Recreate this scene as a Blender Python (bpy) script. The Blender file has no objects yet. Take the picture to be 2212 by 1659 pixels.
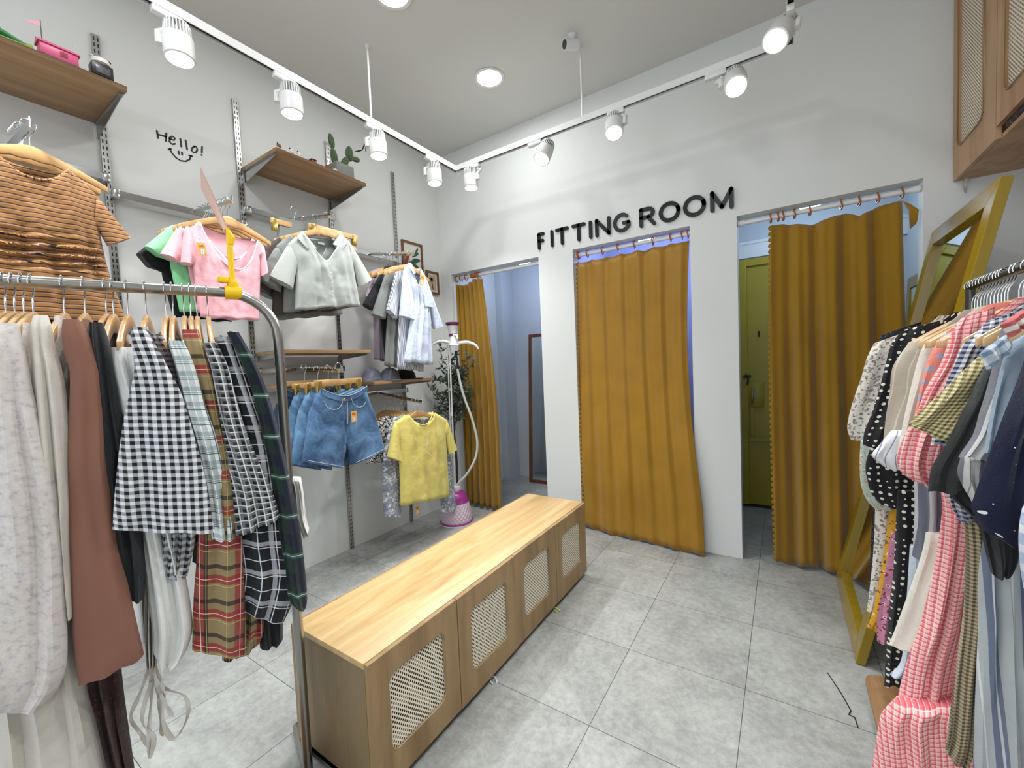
import bpy, bmesh, math, random
from math import sin, cos, pi, radians
from mathutils import Vector, Matrix, noise
random.seed(7)
DATA = {"hooksL":[-.593,-.578,-.5625,-.5465,-.491,-.452,-.4105,-.396,-.3665,-.3275,-.2835,-.2675,-.242,-.2265,-.211,-.184],"clampL":-.1155,"hooksR":[.616,
.5915,.568,.541,.515,.4895,.465,.438,.412,.387,.3595,.3305,.2995,.2675,.232,.1935,.153,.111,.068,.0245,-.0195,-.0625,-.1065,-.1515,-.1985,-.2455,-.2925],
"drape":{"L_floral":[.07,[[-.742,-1.308,1.56,-.726,-1.266,1.561],[-.744,-1.314,1.519,-.724,-1.262,1.519],[-.746,-1.319,1.471,-.722,-1.258,1.469],[-.75,
-1.329,1.414,-.721,-1.255,1.408],[-.752,-1.336,1.347,-.718,-1.247,1.336],[-.755,-1.343,1.271,-.715,-1.239,1.252],[-.758,-1.349,1.175,-.713,-1.233,1.145],
[-.76,-1.355,1.079,-.713,-1.233,1.039],[-.762,-1.361,.983,-.715,-1.238,.933],[-.764,-1.367,.887,-.716,-1.242,.827],[-.766,-1.372,.819,-.721,-1.254,.756],
[-.767,-1.375,.766,-.732,-1.283,.713]]],"L_floral_skirt":[.1,[[-.827,-1.35,1.366,-.792,-1.258,1.355],[-.834,-1.368,1.169,-.782,-1.231,1.133],[-.839,-1.381,
.971,-.774,-1.21,.902],[-.842,-1.388,.852,-.771,-1.203,.76],[-.845,-1.395,.732,-.767,-1.192,.613],[-.848,-1.403,.613,-.764,-1.184,.465],[-.851,-1.412,.472,
-.76,-1.176,.287]]],"L_cream":[.06,[[-.738,-1.242,1.58,-.73,-1.221,1.581],[-.74,-1.248,1.551,-.728,-1.217,1.552],[-.741,-1.251,1.5,-.727,-1.214,1.499],
[-.742,-1.253,1.459,-.725,-1.208,1.457],[-.743,-1.256,1.377,-.723,-1.204,1.372],[-.744,-1.257,1.295,-.723,-1.204,1.286],[-.742,-1.254,1.2,-.724,-1.207,
1.189],[-.742,-1.254,1.094,-.726,-1.212,1.082],[-.742,-1.253,.987,-.728,-1.216,.973],[-.742,-1.252,.9,-.729,-1.218,.886]]],"L_brown":[.05,[[-.712,-1.202,
1.572,-.703,-1.178,1.573],[-.713,-1.206,1.541,-.698,-1.166,1.541],[-.713,-1.205,1.499,-.694,-1.156,1.498],[-.711,-1.199,1.456,-.691,-1.148,1.454],[-.712,
-1.203,1.393,-.691,-1.148,1.388],[-.715,-1.21,1.309,-.691,-1.149,1.3],[-.717,-1.215,1.246,-.692,-1.151,1.234],[-.719,-1.221,1.14,-.692,-1.15,1.122],[-.721,
-1.225,1.034,-.69,-1.144,1.007],[-.722,-1.229,.926,-.686,-1.134,.888],[-.724,-1.233,.819,-.681,-1.123,.765],[-.722,-1.23,.727,-.681,-1.121,.75]]],"L_black":[.05,
[[-.717,-1.159,1.568,-.708,-1.137,1.568],[-.718,-1.163,1.521,-.705,-1.129,1.521],[-.718,-1.163,1.455,-.703,-1.124,1.454],[-.719,-1.165,1.368,-.701,-1.119,
1.363],[-.722,-1.172,1.258,-.697,-1.108,1.247],[-.72,-1.168,1.146,-.695,-1.103,1.13],[-.718,-1.161,1.065,-.694,-1.101,1.047],[-.717,-1.159,.973,-.695,-1.102,
.952],[-.716,-1.156,.898,-.697,-1.108,.878]]],"L_maroon":[.1,[[-.82,-1.218,1.237,-.797,-1.159,1.226],[-.818,-1.213,.949,-.792,-1.146,.924],[-.819,-1.216,
.727,-.79,-1.142,.689],[-.815,-1.205,.65,-.79,-1.141,.615],[-.811,-1.196,.548,-.789,-1.138,.512],[-.808,-1.187,.445,-.788,-1.135,.41],[-.807,-1.186,.393,
-.788,-1.137,.359]]],"L_white":[.07,[[-.72,-1.125,1.51,-.702,-1.078,1.51],[-.721,-1.129,1.466,-.699,-1.073,1.463],[-.72,-1.126,1.397,-.694,-1.059,1.392],
[-.718,-1.12,1.282,-.69,-1.049,1.272],[-.713,-1.109,1.105,-.688,-1.042,1.088],[-.71,-1.101,.984,-.683,-1.031,.961],[-.709,-1.098,.874,-.68,-1.021,.844],
[-.709,-1.096,.789,-.68,-1.021,.755],[-.709,-1.097,.727,-.687,-1.039,.699],[-.705,-1.087,.696,-.695,-1.062,.683]]],"L_white_inner":[.05,[[-.759,-1.115,
1.219,-.737,-1.059,1.209],[-.752,-1.098,1.035,-.735,-1.052,1.021],[-.753,-1.099,.912,-.736,-1.055,.896],[-.753,-1.101,.814,-.741,-1.07,.801],[-.753,-1.101,
.727,-.744,-1.078,.716],[-.753,-1.1,.684,-.746,-1.082,.674]]],"L_gingham":[.045,[[-.646,-1.101,1.553,-.638,-1.08,1.553],[-.647,-1.104,1.523,-.633,-1.067,
1.523],[-.647,-1.102,1.484,-.628,-1.053,1.483],[-.647,-1.103,1.451,-.624,-1.042,1.448],[-.651,-1.114,1.397,-.617,-1.024,1.389],[-.656,-1.126,1.343,-.613,
-1.014,1.33],[-.66,-1.137,1.278,-.609,-1.003,1.257],[-.663,-1.146,1.214,-.605,-.993,1.183],[-.666,-1.154,1.149,-.603,-.988,1.108],[-.669,-1.161,1.08,-.6,
-.982,1.021]]],"L_gingham_tail":[.05,[[-.688,-1.072,1.217,-.659,-.994,1.202],[-.688,-1.069,1.048,-.661,-1.0,1.028],[-.69,-1.075,.926,-.671,-1.025,.907]]],
"L_darkcheck":[.03,[[-.682,-1.056,1.542,-.675,-1.036,1.542],[-.68,-1.051,1.497,-.668,-1.019,1.497],[-.677,-1.043,1.426,-.662,-1.004,1.424],[-.673,-1.031,
1.33,-.656,-.987,1.325]]],"L_lightplaid":[.035,[[-.647,-1.034,1.524,-.636,-1.005,1.523],[-.645,-1.028,1.484,-.631,-.993,1.483],[-.642,-1.02,1.424,-.627,
-.981,1.422],[-.639,-1.013,1.353,-.623,-.971,1.348],[-.635,-1.002,1.279,-.617,-.956,1.272],[-.632,-.993,1.204,-.614,-.947,1.196],[-.629,-.987,1.129,-.611,
-.94,1.118],[-.628,-.984,1.054,-.61,-.937,1.041],[-.626,-.98,.995,-.61,-.938,.982]]],"L_lightplaid_body":[.05,[[-.7,-1.018,1.523,-.69,-.993,1.522],[-.697,
-1.01,1.388,-.679,-.964,1.384],[-.687,-.985,1.197,-.665,-.927,1.186],[-.688,-.987,1.07,-.661,-.915,1.051],[-.693,-.999,.984,-.661,-.916,.958],[-.695,-1.005,
.927,-.663,-.923,.925]]],"L_redplaid":[.05,[[-.66,-.999,1.554,-.648,-.966,1.555],[-.659,-.995,1.496,-.643,-.954,1.495],[-.656,-.986,1.411,-.638,-.94,1.408],
[-.652,-.978,1.324,-.635,-.933,1.318],[-.652,-.976,1.199,-.628,-.914,1.187],[-.657,-.991,1.076,-.625,-.907,1.054],[-.663,-1.004,.954,-.626,-.909,.923],
[-.668,-1.018,.833,-.627,-.912,.79],[-.672,-1.028,.704,-.629,-.917,.637]]],"L_redplaid_back":[.06,[[-.72,-.931,.979,-.684,-.836,.951],[-.724,-.941,.805,
-.682,-.83,.761],[-.723,-.938,.693,-.686,-.843,.65],[-.725,-.943,.601,-.69,-.853,.619]]],"L_finecheck":[.04,[[-.626,-.964,1.519,-.616,-.938,1.519],[-.622,
-.954,1.458,-.608,-.919,1.456],[-.619,-.948,1.383,-.604,-.908,1.38],[-.617,-.942,1.295,-.598,-.893,1.289],[-.615,-.935,1.206,-.59,-.87,1.194],[-.614,-.933,
1.116,-.579,-.842,1.095],[-.612,-.929,.986,-.573,-.827,1.012]]],"L_greyplaid":[.05,[[-.646,-.932,1.536,-.631,-.895,1.536],[-.643,-.924,1.47,-.624,-.876,
1.469],[-.636,-.908,1.38,-.616,-.855,1.375],[-.63,-.892,1.274,-.606,-.829,1.265],[-.632,-.896,1.169,-.597,-.805,1.151],[-.637,-.91,1.067,-.588,-.782,1.034],
[-.64,-.918,.963,-.584,-.773,.918],[-.639,-.916,.856,-.584,-.771,.802],[-.639,-.915,.764,-.604,-.824,.687]]],"L_greenplaid":[.045,[[-.621,-.91,1.547,-.611,
-.884,1.548],[-.613,-.889,1.481,-.601,-.857,1.48],[-.605,-.868,1.403,-.592,-.834,1.4],[-.6,-.855,1.309,-.585,-.816,1.305],[-.595,-.843,1.201,-.579,-.8,
1.194],[-.591,-.833,1.091,-.574,-.786,1.08],[-.59,-.828,.98,-.569,-.774,.964],[-.587,-.821,.867,-.567,-.769,.849],[-.585,-.816,.766,-.566,-.768,.747],[-.578,
-.797,.725,-.569,-.774,.715]]],"L_darkhem":[.06,[[-.709,-.846,1.022,-.683,-.778,1.004],[-.712,-.853,.808,-.679,-.767,.776],[-.71,-.85,.668,-.685,-.785,
.64],[-.709,-.847,.586,-.687,-.788,.588]]],"L_whitesleeve":[.05,[[-.777,-.687,1.073,-.763,-.653,1.066],[-.774,-.68,1.023,-.762,-.649,1.016],[-.772,-.675,
.924,-.76,-.645,.916],[-.765,-.658,.848,-.758,-.639,.881]]],"R_blacklace":[.05,[[.955,.61,1.476,1.063,.61,1.516],[.942,.61,1.415,1.058,.61,1.409],[.924,
.61,1.258,1.052,.61,1.259],[.932,.61,1.082,1.04,.61,1.089],[.929,.61,.814,1.015,.61,.827],[.923,.61,.631,1.003,.61,.649],[.917,.61,.465,.99,.61,.485]]],
"R_floral":[.05,[[.93,.575,1.446,1.05,.575,1.494],[.909,.575,1.391,1.051,.575,1.409],[.896,.575,1.331,1.045,.575,1.327],[.877,.575,1.261,1.021,.575,1.261],
[.86,.575,1.19,.996,.575,1.194],[.852,.575,1.128,.971,.575,1.134],[.863,.575,1.082,.945,.575,1.087]]],"R_floral_skirt":[.05,[[.929,.55,1.093,1.029,.55,
1.099],[.929,.55,.833,1.029,.55,.849],[.923,.55,.656,1.023,.55,.679],[.91,.55,.493,1.011,.55,.521],[.904,.55,.441,.993,.55,.446]]],"R_greenfloral":[.05,
[[.885,.515,1.113,.962,.515,1.117],[.881,.515,1.01,.974,.515,1.019],[.885,.515,.924,.992,.515,.938],[.901,.515,.874,1.016,.515,.891],[.924,.515,.843,1.028,
.515,.86]]],"R_yellowfloral":[.04,[[.965,.5,.888,1.043,.5,.9],[.953,.5,.769,1.037,.5,.785],[.934,.5,.594,1.032,.5,.619],[.915,.5,.467,1.026,.5,.501],[.898,
.5,.406,.984,.5,.36]]],"R_pinkfloral":[.03,[[.961,.475,.779,1.038,.475,.794],[.943,.475,.608,1.033,.475,.631],[.925,.475,.467,1.021,.475,.496],[.923,.475,
.373,.992,.475,.366]]],"R_blackdot":[.05,[[.98,.43,1.483,1.081,.43,1.51],[.954,.43,1.437,1.081,.43,1.429],[.939,.43,1.368,1.076,.43,1.363],[.924,.43,1.289,
1.06,.43,1.288],[.905,.43,1.209,1.028,.43,1.212],[.885,.43,1.143,.994,.43,1.149],[.88,.43,1.091,.972,.43,1.098]]],"R_blackdot_body":[.06,[[.916,.455,1.125,
1.033,.455,1.132],[.891,.455,1.024,1.033,.455,1.038],[.896,.455,.958,1.034,.455,.975],[.909,.455,.91,1.034,.455,.928],[.934,.455,.877,1.034,.455,.893]]],
"R_blackdot_skirt":[.05,[[.964,.4,.95,1.034,.4,.959],[.96,.4,.807,1.034,.4,.821],[.953,.4,.645,1.029,.4,.665],[.941,.4,.48,1.024,.4,.506],[.931,.4,.262,
1.024,.4,.299]]],"R_beige":[.05,[[.978,.33,1.438,1.087,.33,1.484],[.956,.33,1.399,1.078,.33,1.393],[.939,.33,1.355,1.068,.33,1.352],[.934,.33,1.281,1.059,
.33,1.282],[.925,.33,1.206,1.029,.33,1.21],[.919,.33,1.131,1.008,.33,1.137],[.915,.33,1.07,.987,.33,1.076]]],"R_cream":[.04,[[.995,.24,1.433,1.092,.24,
1.484],[.984,.24,1.398,1.084,.24,1.394],[.971,.24,1.33,1.066,.24,1.329],[.957,.24,1.247,1.038,.24,1.249],[.944,.24,1.162,1.01,.24,1.166],[.934,.24,1.091,
.99,.24,1.096]]],"R_bluestripecuff":[.05,[[.928,.27,1.171,.996,.27,1.175],[.901,.27,1.126,.991,.27,1.132],[.883,.27,1.087,.981,.27,1.096],[.917,.27,1.051,
.955,.27,1.055]]],"R_bluestripe_low":[.04,[[.956,.19,.842,1.019,.19,.855],[.949,.19,.672,1.01,.19,.689],[.939,.19,.497,.991,.19,.516],[.912,.19,.437,.982,
.19,.428]]],"R_coral":[.04,[[1.011,.15,1.453,1.093,.15,1.498],[.991,.15,1.411,1.086,.15,1.406],[.977,.15,1.361,1.069,.15,1.358],[.966,.15,1.296,1.035,.15,
1.296],[.957,.15,1.231,1.008,.15,1.233]]],"R_palestripe":[.05,[[.947,.12,1.131,1.029,.12,1.138],[.952,.12,1.027,1.029,.12,1.037],[.952,.12,.935,1.03,.12,
.949],[.948,.12,.841,1.012,.12,.856]]],"R_tiered":[.04,[[.969,.09,.923,1.039,.09,.936],[.96,.09,.857,1.031,.09,.873],[.928,.09,.717,1.015,.09,.742],[.899,
.09,.601,.997,.09,.634],[.892,.09,.582,.989,.09,.589]]],"R_redgingham_skirt":[.06,[[.987,.05,1.064,1.053,.05,1.072],[.991,.05,1.003,1.061,.05,1.014],[.983,
.05,.903,1.062,.05,.92],[.97,.05,.801,1.055,.05,.822],[.953,.05,.694,1.047,.05,.724],[.927,.05,.582,1.04,.05,.623],[.907,.05,.469,1.036,.05,.522],[.902,
.05,.413,1.032,.05,.471]]],"R_redgingham_ruffle":[.1,[[.892,.02,.468,1.02,.02,.522],[.868,.02,.421,1.029,.02,.492],[.859,.02,.363,1.041,.02,.448],[.85,
.02,.277,1.058,.02,.383],[.834,.02,.159,1.074,.02,.294]]],"R_redgingham":[.05,[[1.012,.0,1.493,1.066,.0,1.513],[.996,.0,1.465,1.067,.0,1.472],[.987,.0,
1.428,1.067,.0,1.423],[.974,.0,1.378,1.052,.0,1.375],[.949,-.0,1.32,1.03,.0,1.32],[.933,.0,1.261,1.007,.0,1.263],[.91,.0,1.201,.999,.0,1.206],[.896,.0,
1.139,.991,.0,1.148],[.905,.0,1.101,.983,.0,1.11],[.937,.0,1.078,.967,.0,1.082]]],"R_navyhem":[.03,[[.97,-.06,1.103,1.023,-.06,1.109],[.978,-.06,1.059,
1.027,-.06,1.066],[.993,-.06,1.017,1.031,-.06,1.023],[1.013,-.06,.987,1.033,-.06,.99]]],"R_navygingham":[.04,[[1.024,-.1,1.476,1.064,-.1,1.492],[1.009,
-.1,1.451,1.065,-.1,1.447],[.986,-.1,1.422,1.058,-.1,1.417],[.974,-.1,1.38,1.045,-.1,1.378],[.959,-.1,1.328,1.025,-.1,1.327],[.951,-.1,1.285,1.011,-.1,
1.286],[.937,-.1,1.197,.99,-.1,1.201]]],"R_olive_skirt":[.04,[[.987,-.13,1.029,1.019,-.13,1.034],[.988,-.13,.955,1.019,-.13,.962],[.986,-.13,.847,1.02,
-.13,.857],[.978,-.13,.737,1.017,-.13,.75],[.969,-.13,.623,1.011,-.13,.641],[.959,-.13,.507,1.008,-.13,.531],[.958,-.13,.478,.994,-.13,.458]]],"R_olive":[.04,
[[.994,-.175,1.403,1.023,-.175,1.402],[.971,-.175,1.373,1.023,-.175,1.371],[.935,-.175,1.323,1.017,-.175,1.323],[.895,-.175,1.271,.998,-.175,1.274],[.885,
-.175,1.252,.957,-.175,1.211]]],"R_widestripe":[.06,[[1.007,-.16,1.022,1.094,-.16,1.039],[.999,-.16,.918,1.107,-.16,.946],[1.0,-.16,.815,1.115,-.16,.851],
[.998,-.16,.709,1.122,-.16,.757],[.996,-.16,.592,1.135,-.16,.655],[.994,-.16,.44,1.149,-.16,.525]]],"R_black":[.04,[[.994,-.22,1.392,1.028,-.22,1.422],
[.98,-.22,1.357,1.022,-.22,1.356],[.968,-.22,1.317,1.017,-.22,1.318],[.951,-.22,1.269,1.005,-.22,1.271],[.934,-.22,1.219,.992,-.22,1.223],[.913,-.22,1.168,
.98,-.22,1.175],[.908,-.22,1.117,.973,-.22,1.126]]],"R_black_body":[.05,[[.944,-.2,1.176,.998,-.2,1.182],[.941,-.2,1.126,1.012,-.2,1.135],[.952,-.2,1.097,
1.025,-.2,1.108],[.986,-.2,1.053,1.044,-.2,1.063],[1.0,-.2,.987,1.044,-.2,.997],[1.007,-.2,.949,1.032,-.2,.955]]],"R_greystripe_roll":[.04,[[.948,-.255,
1.203,.995,-.255,1.207],[.943,-.255,1.17,.995,-.255,1.175],[.951,-.255,1.142,.989,-.255,1.147],[.963,-.255,1.115,.977,-.255,1.117]]],"R_greystripe":[.04,
[[.993,-.285,1.458,1.035,-.285,1.492],[.986,-.285,1.424,1.041,-.285,1.441],[.981,-.285,1.385,1.036,-.285,1.383],[.974,-.285,1.341,1.026,-.285,1.341],[.965,
-.285,1.297,1.015,-.285,1.298],[.956,-.285,1.251,1.004,-.285,1.254],[.937,-.285,1.209,.986,-.285,1.208]]],"R_denim":[.04,[[.99,-.325,1.426,1.033,-.325,
1.461],[.982,-.325,1.394,1.028,-.325,1.393],[.975,-.325,1.353,1.023,-.325,1.352],[.967,-.325,1.293,1.013,-.325,1.294],[.96,-.325,1.223,1.003,-.325,1.227]]],
"R_bluecuff":[.03,[[.946,-.35,1.409,.979,-.35,1.442],[.955,-.35,1.381,.986,-.35,1.425]]],"R_redcuff":[.03,[[.962,-.38,1.458,.989,-.38,1.482],[.972,-.38,
1.437,.995,-.38,1.461]]],"R_navyfleck":[.05,[[.979,-.42,1.407,1.014,-.42,1.431],[.974,-.42,1.381,1.024,-.42,1.38],[.965,-.42,1.343,1.029,-.42,1.344],[.955,
-.42,1.305,1.03,-.42,1.307],[.944,-.42,1.257,1.03,-.42,1.263],[.933,-.42,1.209,1.031,-.42,1.219],[.923,-.42,1.167,1.032,-.42,1.183],[.92,-.42,1.143,1.032,
-.42,1.16],[.932,-.42,1.112,1.033,-.42,1.041]]],"R_whitebluesleeve":[.05,[[.957,-.49,1.178,.988,-.49,1.183],[.952,-.49,1.134,.989,-.49,1.141],[.954,-.49,
1.083,.989,-.49,1.091],[.958,-.49,1.047,.99,-.49,1.056]]]},"ff":{"striped":{"x":-1.74,"hook":[-1.066,2.427],"nR":[-.971,2.283],"nf":[-1.066,2.204],"shR":[-.885,
2.196],"arR":[-.894,2.056],"hmR":[-.828,1.674],"coR":[-.796,2.05],"ciR":[-.871,2.002],"waistR":[-.879,1.906],"nL":[-1.161,2.283],"shL":[-1.247,2.196],"arL":[-1.238,
2.056],"hmL":[-1.304,1.674],"coL":[-1.336,2.05],"ciL":[-1.261,2.002],"waistL":[-1.253,1.906]},"pink":{"x":-1.8,"hook":[-.372,2.363],"nL":[-.507,2.21],"nR":[-.23,
2.178],"nf":[-.357,1.993],"shL":[-.57,2.187],"shR":[-.199,2.153],"arL":[-.549,1.989],"arR":[-.221,2.087],"hmL":[-.531,1.729],"hmR":[-.255,1.733],"coL":[-.598,
1.993],"ciL":[-.557,1.983],"coR":[-.188,2.015],"ciR":[-.228,1.98]},"pink2":{"x":-1.835,"hook":[-.38,2.362],"nL":[-.497,2.227],"nR":[-.241,2.195],"nf":[-.356,
2.058],"shL":[-.577,2.193],"shR":[-.216,2.172],"arL":[-.558,1.998],"arR":[-.236,2.09],"hmL":[-.535,1.756],"hmR":[-.271,1.761],"coL":[-.664,2.027],"ciL":[-.586,
1.995],"coR":[-.216,2.032],"ciR":[-.247,2.001]},"green":{"x":-1.87,"hook":[-.388,2.359],"nL":[-.541,2.21],"nR":[-.332,2.194],"nf":[-.448,2.095],"shL":[-.608,
2.179],"shR":[-.287,2.179],"arL":[-.619,2.004],"arR":[-.306,2.073],"hmL":[-.594,1.764],"hmR":[-.338,1.765],"coL":[-.711,2.058],"ciL":[-.655,2.017],"coR":[-.288,
2.026],"ciR":[-.318,1.995]},"blacktee":{"x":-1.92,"hook":[-.401,2.355],"nL":[-.545,2.201],"nR":[-.357,2.185],"nf":[-.45,2.104],"shL":[-.619,2.16],"shR":[-.302,
2.16],"arL":[-.64,1.956],"arR":[-.321,2.041],"hmL":[-.606,1.74],"hmR":[-.342,1.728],"coL":[-.727,2.032],"ciL":[-.682,1.97],"coR":[-.3,2.006],"ciR":[-.337,
1.974]},"grey":{"x":-1.8,"hook":[.205,2.444],"nL":[.022,2.281],"nR":[.297,2.331],"nf":[.174,2.133],"shL":[-.063,2.193],"shR":[.369,2.298],"arL":[-.019,
2.054],"arR":[.383,2.136],"hmL":[-.045,1.807],"hmR":[.42,1.876],"coL":[-.183,1.99],"ciL":[-.048,1.928],"coR":[.527,2.072],"ciR":[.411,2.008]},"blue":{"x":-1.78,
"hook":[.876,2.331],"nL":[.879,2.242],"nR":[.991,2.214],"nf":[.956,2.081],"shL":[.82,2.211],"shR":[1.044,2.175],"arL":[.902,1.958],"arR":[1.077,1.976],
"hmL":[.768,1.48],"hmR":[1.081,1.451],"coL":[.756,1.832],"ciL":[.906,1.806],"coR":[1.212,1.779],"ciR":[1.12,1.747]},"bluestriped":{"x":-1.84,"hook":[.884,
2.336],"nL":[.877,2.245],"nR":[.988,2.216],"nf":[.933,2.152],"shL":[.8,2.203],"shR":[1.036,2.175],"arL":[.808,1.938],"arR":[1.057,1.962],"hmL":[.753,1.433],
"hmR":[1.031,1.401],"coL":[.687,1.881],"ciL":[.771,1.81],"coR":[1.14,1.78],"ciR":[1.057,1.749]},"greyshirt2":{"x":-1.9,"hook":[.871,2.337],"nL":[.836,2.233],
"nR":[.944,2.207],"nf":[.891,2.155],"shL":[.75,2.187],"shR":[.991,2.17],"arL":[.749,1.914],"arR":[.999,1.937],"hmL":[.681,1.458],"hmR":[.937,1.429],"coL":[.593,
1.845],"ciL":[.715,1.812],"coR":[1.065,1.781],"ciR":[.985,1.751]},"blackshirt":{"x":-1.97,"hook":[.871,2.342],"nL":[.841,2.253],"nR":[.935,2.232],"nf":[.882,
2.164],"shL":[.794,2.237],"shR":[1.007,2.198],"arL":[.721,1.962],"arR":[.975,1.969],"hmL":[.757,1.466],"hmR":[.936,1.431],"coL":[.575,1.93],"ciL":[.663,
1.879],"coR":[1.002,1.784],"ciR":[.96,1.767]},"lilac":{"x":-2.04,"hook":[.87,2.347],"nL":[.784,2.232],"nR":[.875,2.218],"nf":[.824,2.166],"shL":[.724,2.201],
"shR":[.945,2.199],"arL":[.725,1.971],"arR":[.929,1.973],"hmL":[.702,1.521],"hmR":[.893,1.48],"coL":[.658,1.999],"ciL":[.699,1.968],"coR":[.965,1.788],
"ciR":[.914,1.77]},"yellow":{"x":-1.75,"hook":[.861,1.187],"nL":[.739,1.079],"nR":[1.022,1.066],"nf":[.891,.982],"shL":[.61,1.033],"shR":[1.188,.974],"arL":[.647,
.879],"arR":[1.161,.84],"hmL":[.632,.415],"hmR":[1.17,.335],"coL":[.538,.801],"ciL":[.668,.731],"coR":[1.283,.721],"ciR":[1.184,.684]},"tiedye":{"x":-1.8,
"hook":[.864,1.179],"nL":[.756,1.075],"nR":[1.046,1.054],"nf":[.913,1.021],"shL":[.647,1.064],"shR":[1.182,1.005],"arL":[.694,.856],"arR":[1.14,.833],"hmL":[.696,
.499],"hmR":[1.141,.453],"coL":[.515,.365],"ciL":[.664,.304],"coR":[1.293,.163],"ciR":[1.121,.182],"elL":[.55,.849],"elR":[1.263,.75],"long":1},"monopattern":{"x":-1.88,
"hook":[.835,1.166],"nL":[.681,1.075],"nR":[.916,1.06],"nf":[.792,1.035],"shL":[.584,1.063],"shR":[1.069,.998],"arL":[.596,.869],"arR":[1.03,.847],"hmL":[.448,
.762],"hmR":[.963,.646],"coL":[.497,.887],"ciL":[.556,.842],"coR":[1.107,.773],"ciR":[1.039,.747]}},"shorts":{"wL":[.039,1.327],"wR":[.369,1.322],"wc":[.195,
1.268],"hL":[-.027,1.192],"hR":[.46,1.078],"oL":[-.088,.9],"iL":[.162,.802],"cr":[.202,.93],"iR":[.228,.811],"oR":[.505,.865],"hook":[.177,1.437],"bL":[.06,
1.36],"bR":[.327,1.35]},"hello":{"H":[[[-.493,2.824],[-.491,2.785]],[[-.45,2.829],[-.456,2.784]],[[-.487,2.806],[-.453,2.809]]],"e":[[[-.436,2.805],[-.417,
2.804],[-.41,2.819],[-.423,2.824],[-.436,2.81],[-.438,2.786],[-.427,2.777],[-.412,2.786]]],"l":[[[-.385,2.826],[-.383,2.782]]],"l2":[[[-.359,2.828],[-.355,
2.777]]],"o":[[[-.315,2.811],[-.329,2.795],[-.333,2.779],[-.324,2.771],[-.31,2.779],[-.302,2.798],[-.307,2.811],[-.316,2.811]]],"mark":[[[-.276,2.824],
[-.28,2.789]],[[-.281,2.775],[-.282,2.772]]],"smile":[[[-.44,2.745],[-.431,2.726],[-.414,2.707],[-.391,2.698],[-.366,2.704],[-.346,2.723],[-.338,2.747]],
[[-.446,2.741],[-.438,2.747],[-.434,2.749]],[[-.348,2.745],[-.338,2.746],[-.332,2.747]]],"eye":[[[-.398,2.749],[-.398,2.735]]],"eye2":[[[-.382,2.75],[-.382,
2.736]]]},"hose":[[-1.829,1.445,1.406],[-1.813,1.46,1.266],[-1.787,1.483,1.116],[-1.751,1.515,.964],[-1.725,1.538,.811],[-1.719,1.544,.703],[-1.736,1.528,
.576],[-1.795,1.476,.444],[-1.855,1.422,.364],[-1.878,1.401,.324]],"st":{"baseL":[-2.017,1.278,-.03],"baseR":[-1.754,1.513,-.009],"top":[-1.848,1.428,.286],
"headtop":[-1.839,1.437,1.834],"hangL":[-1.984,1.307,1.64],"hangR":[-1.681,1.577,1.605],"hc":[-1.845,1.431,1.667],"pole0":[-1.909,1.374,.336],"handle0":[-1.836,
1.439,1.57],"handle1":[-1.823,1.451,1.406],"cone":[-1.841,1.435,1.771]},"cam":[895.526841,.581064,-.047371,-.043115,.650914,-1.438676,1.426723]}
V = Vector
SC = bpy.context.scene
COL = SC.collection

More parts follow.
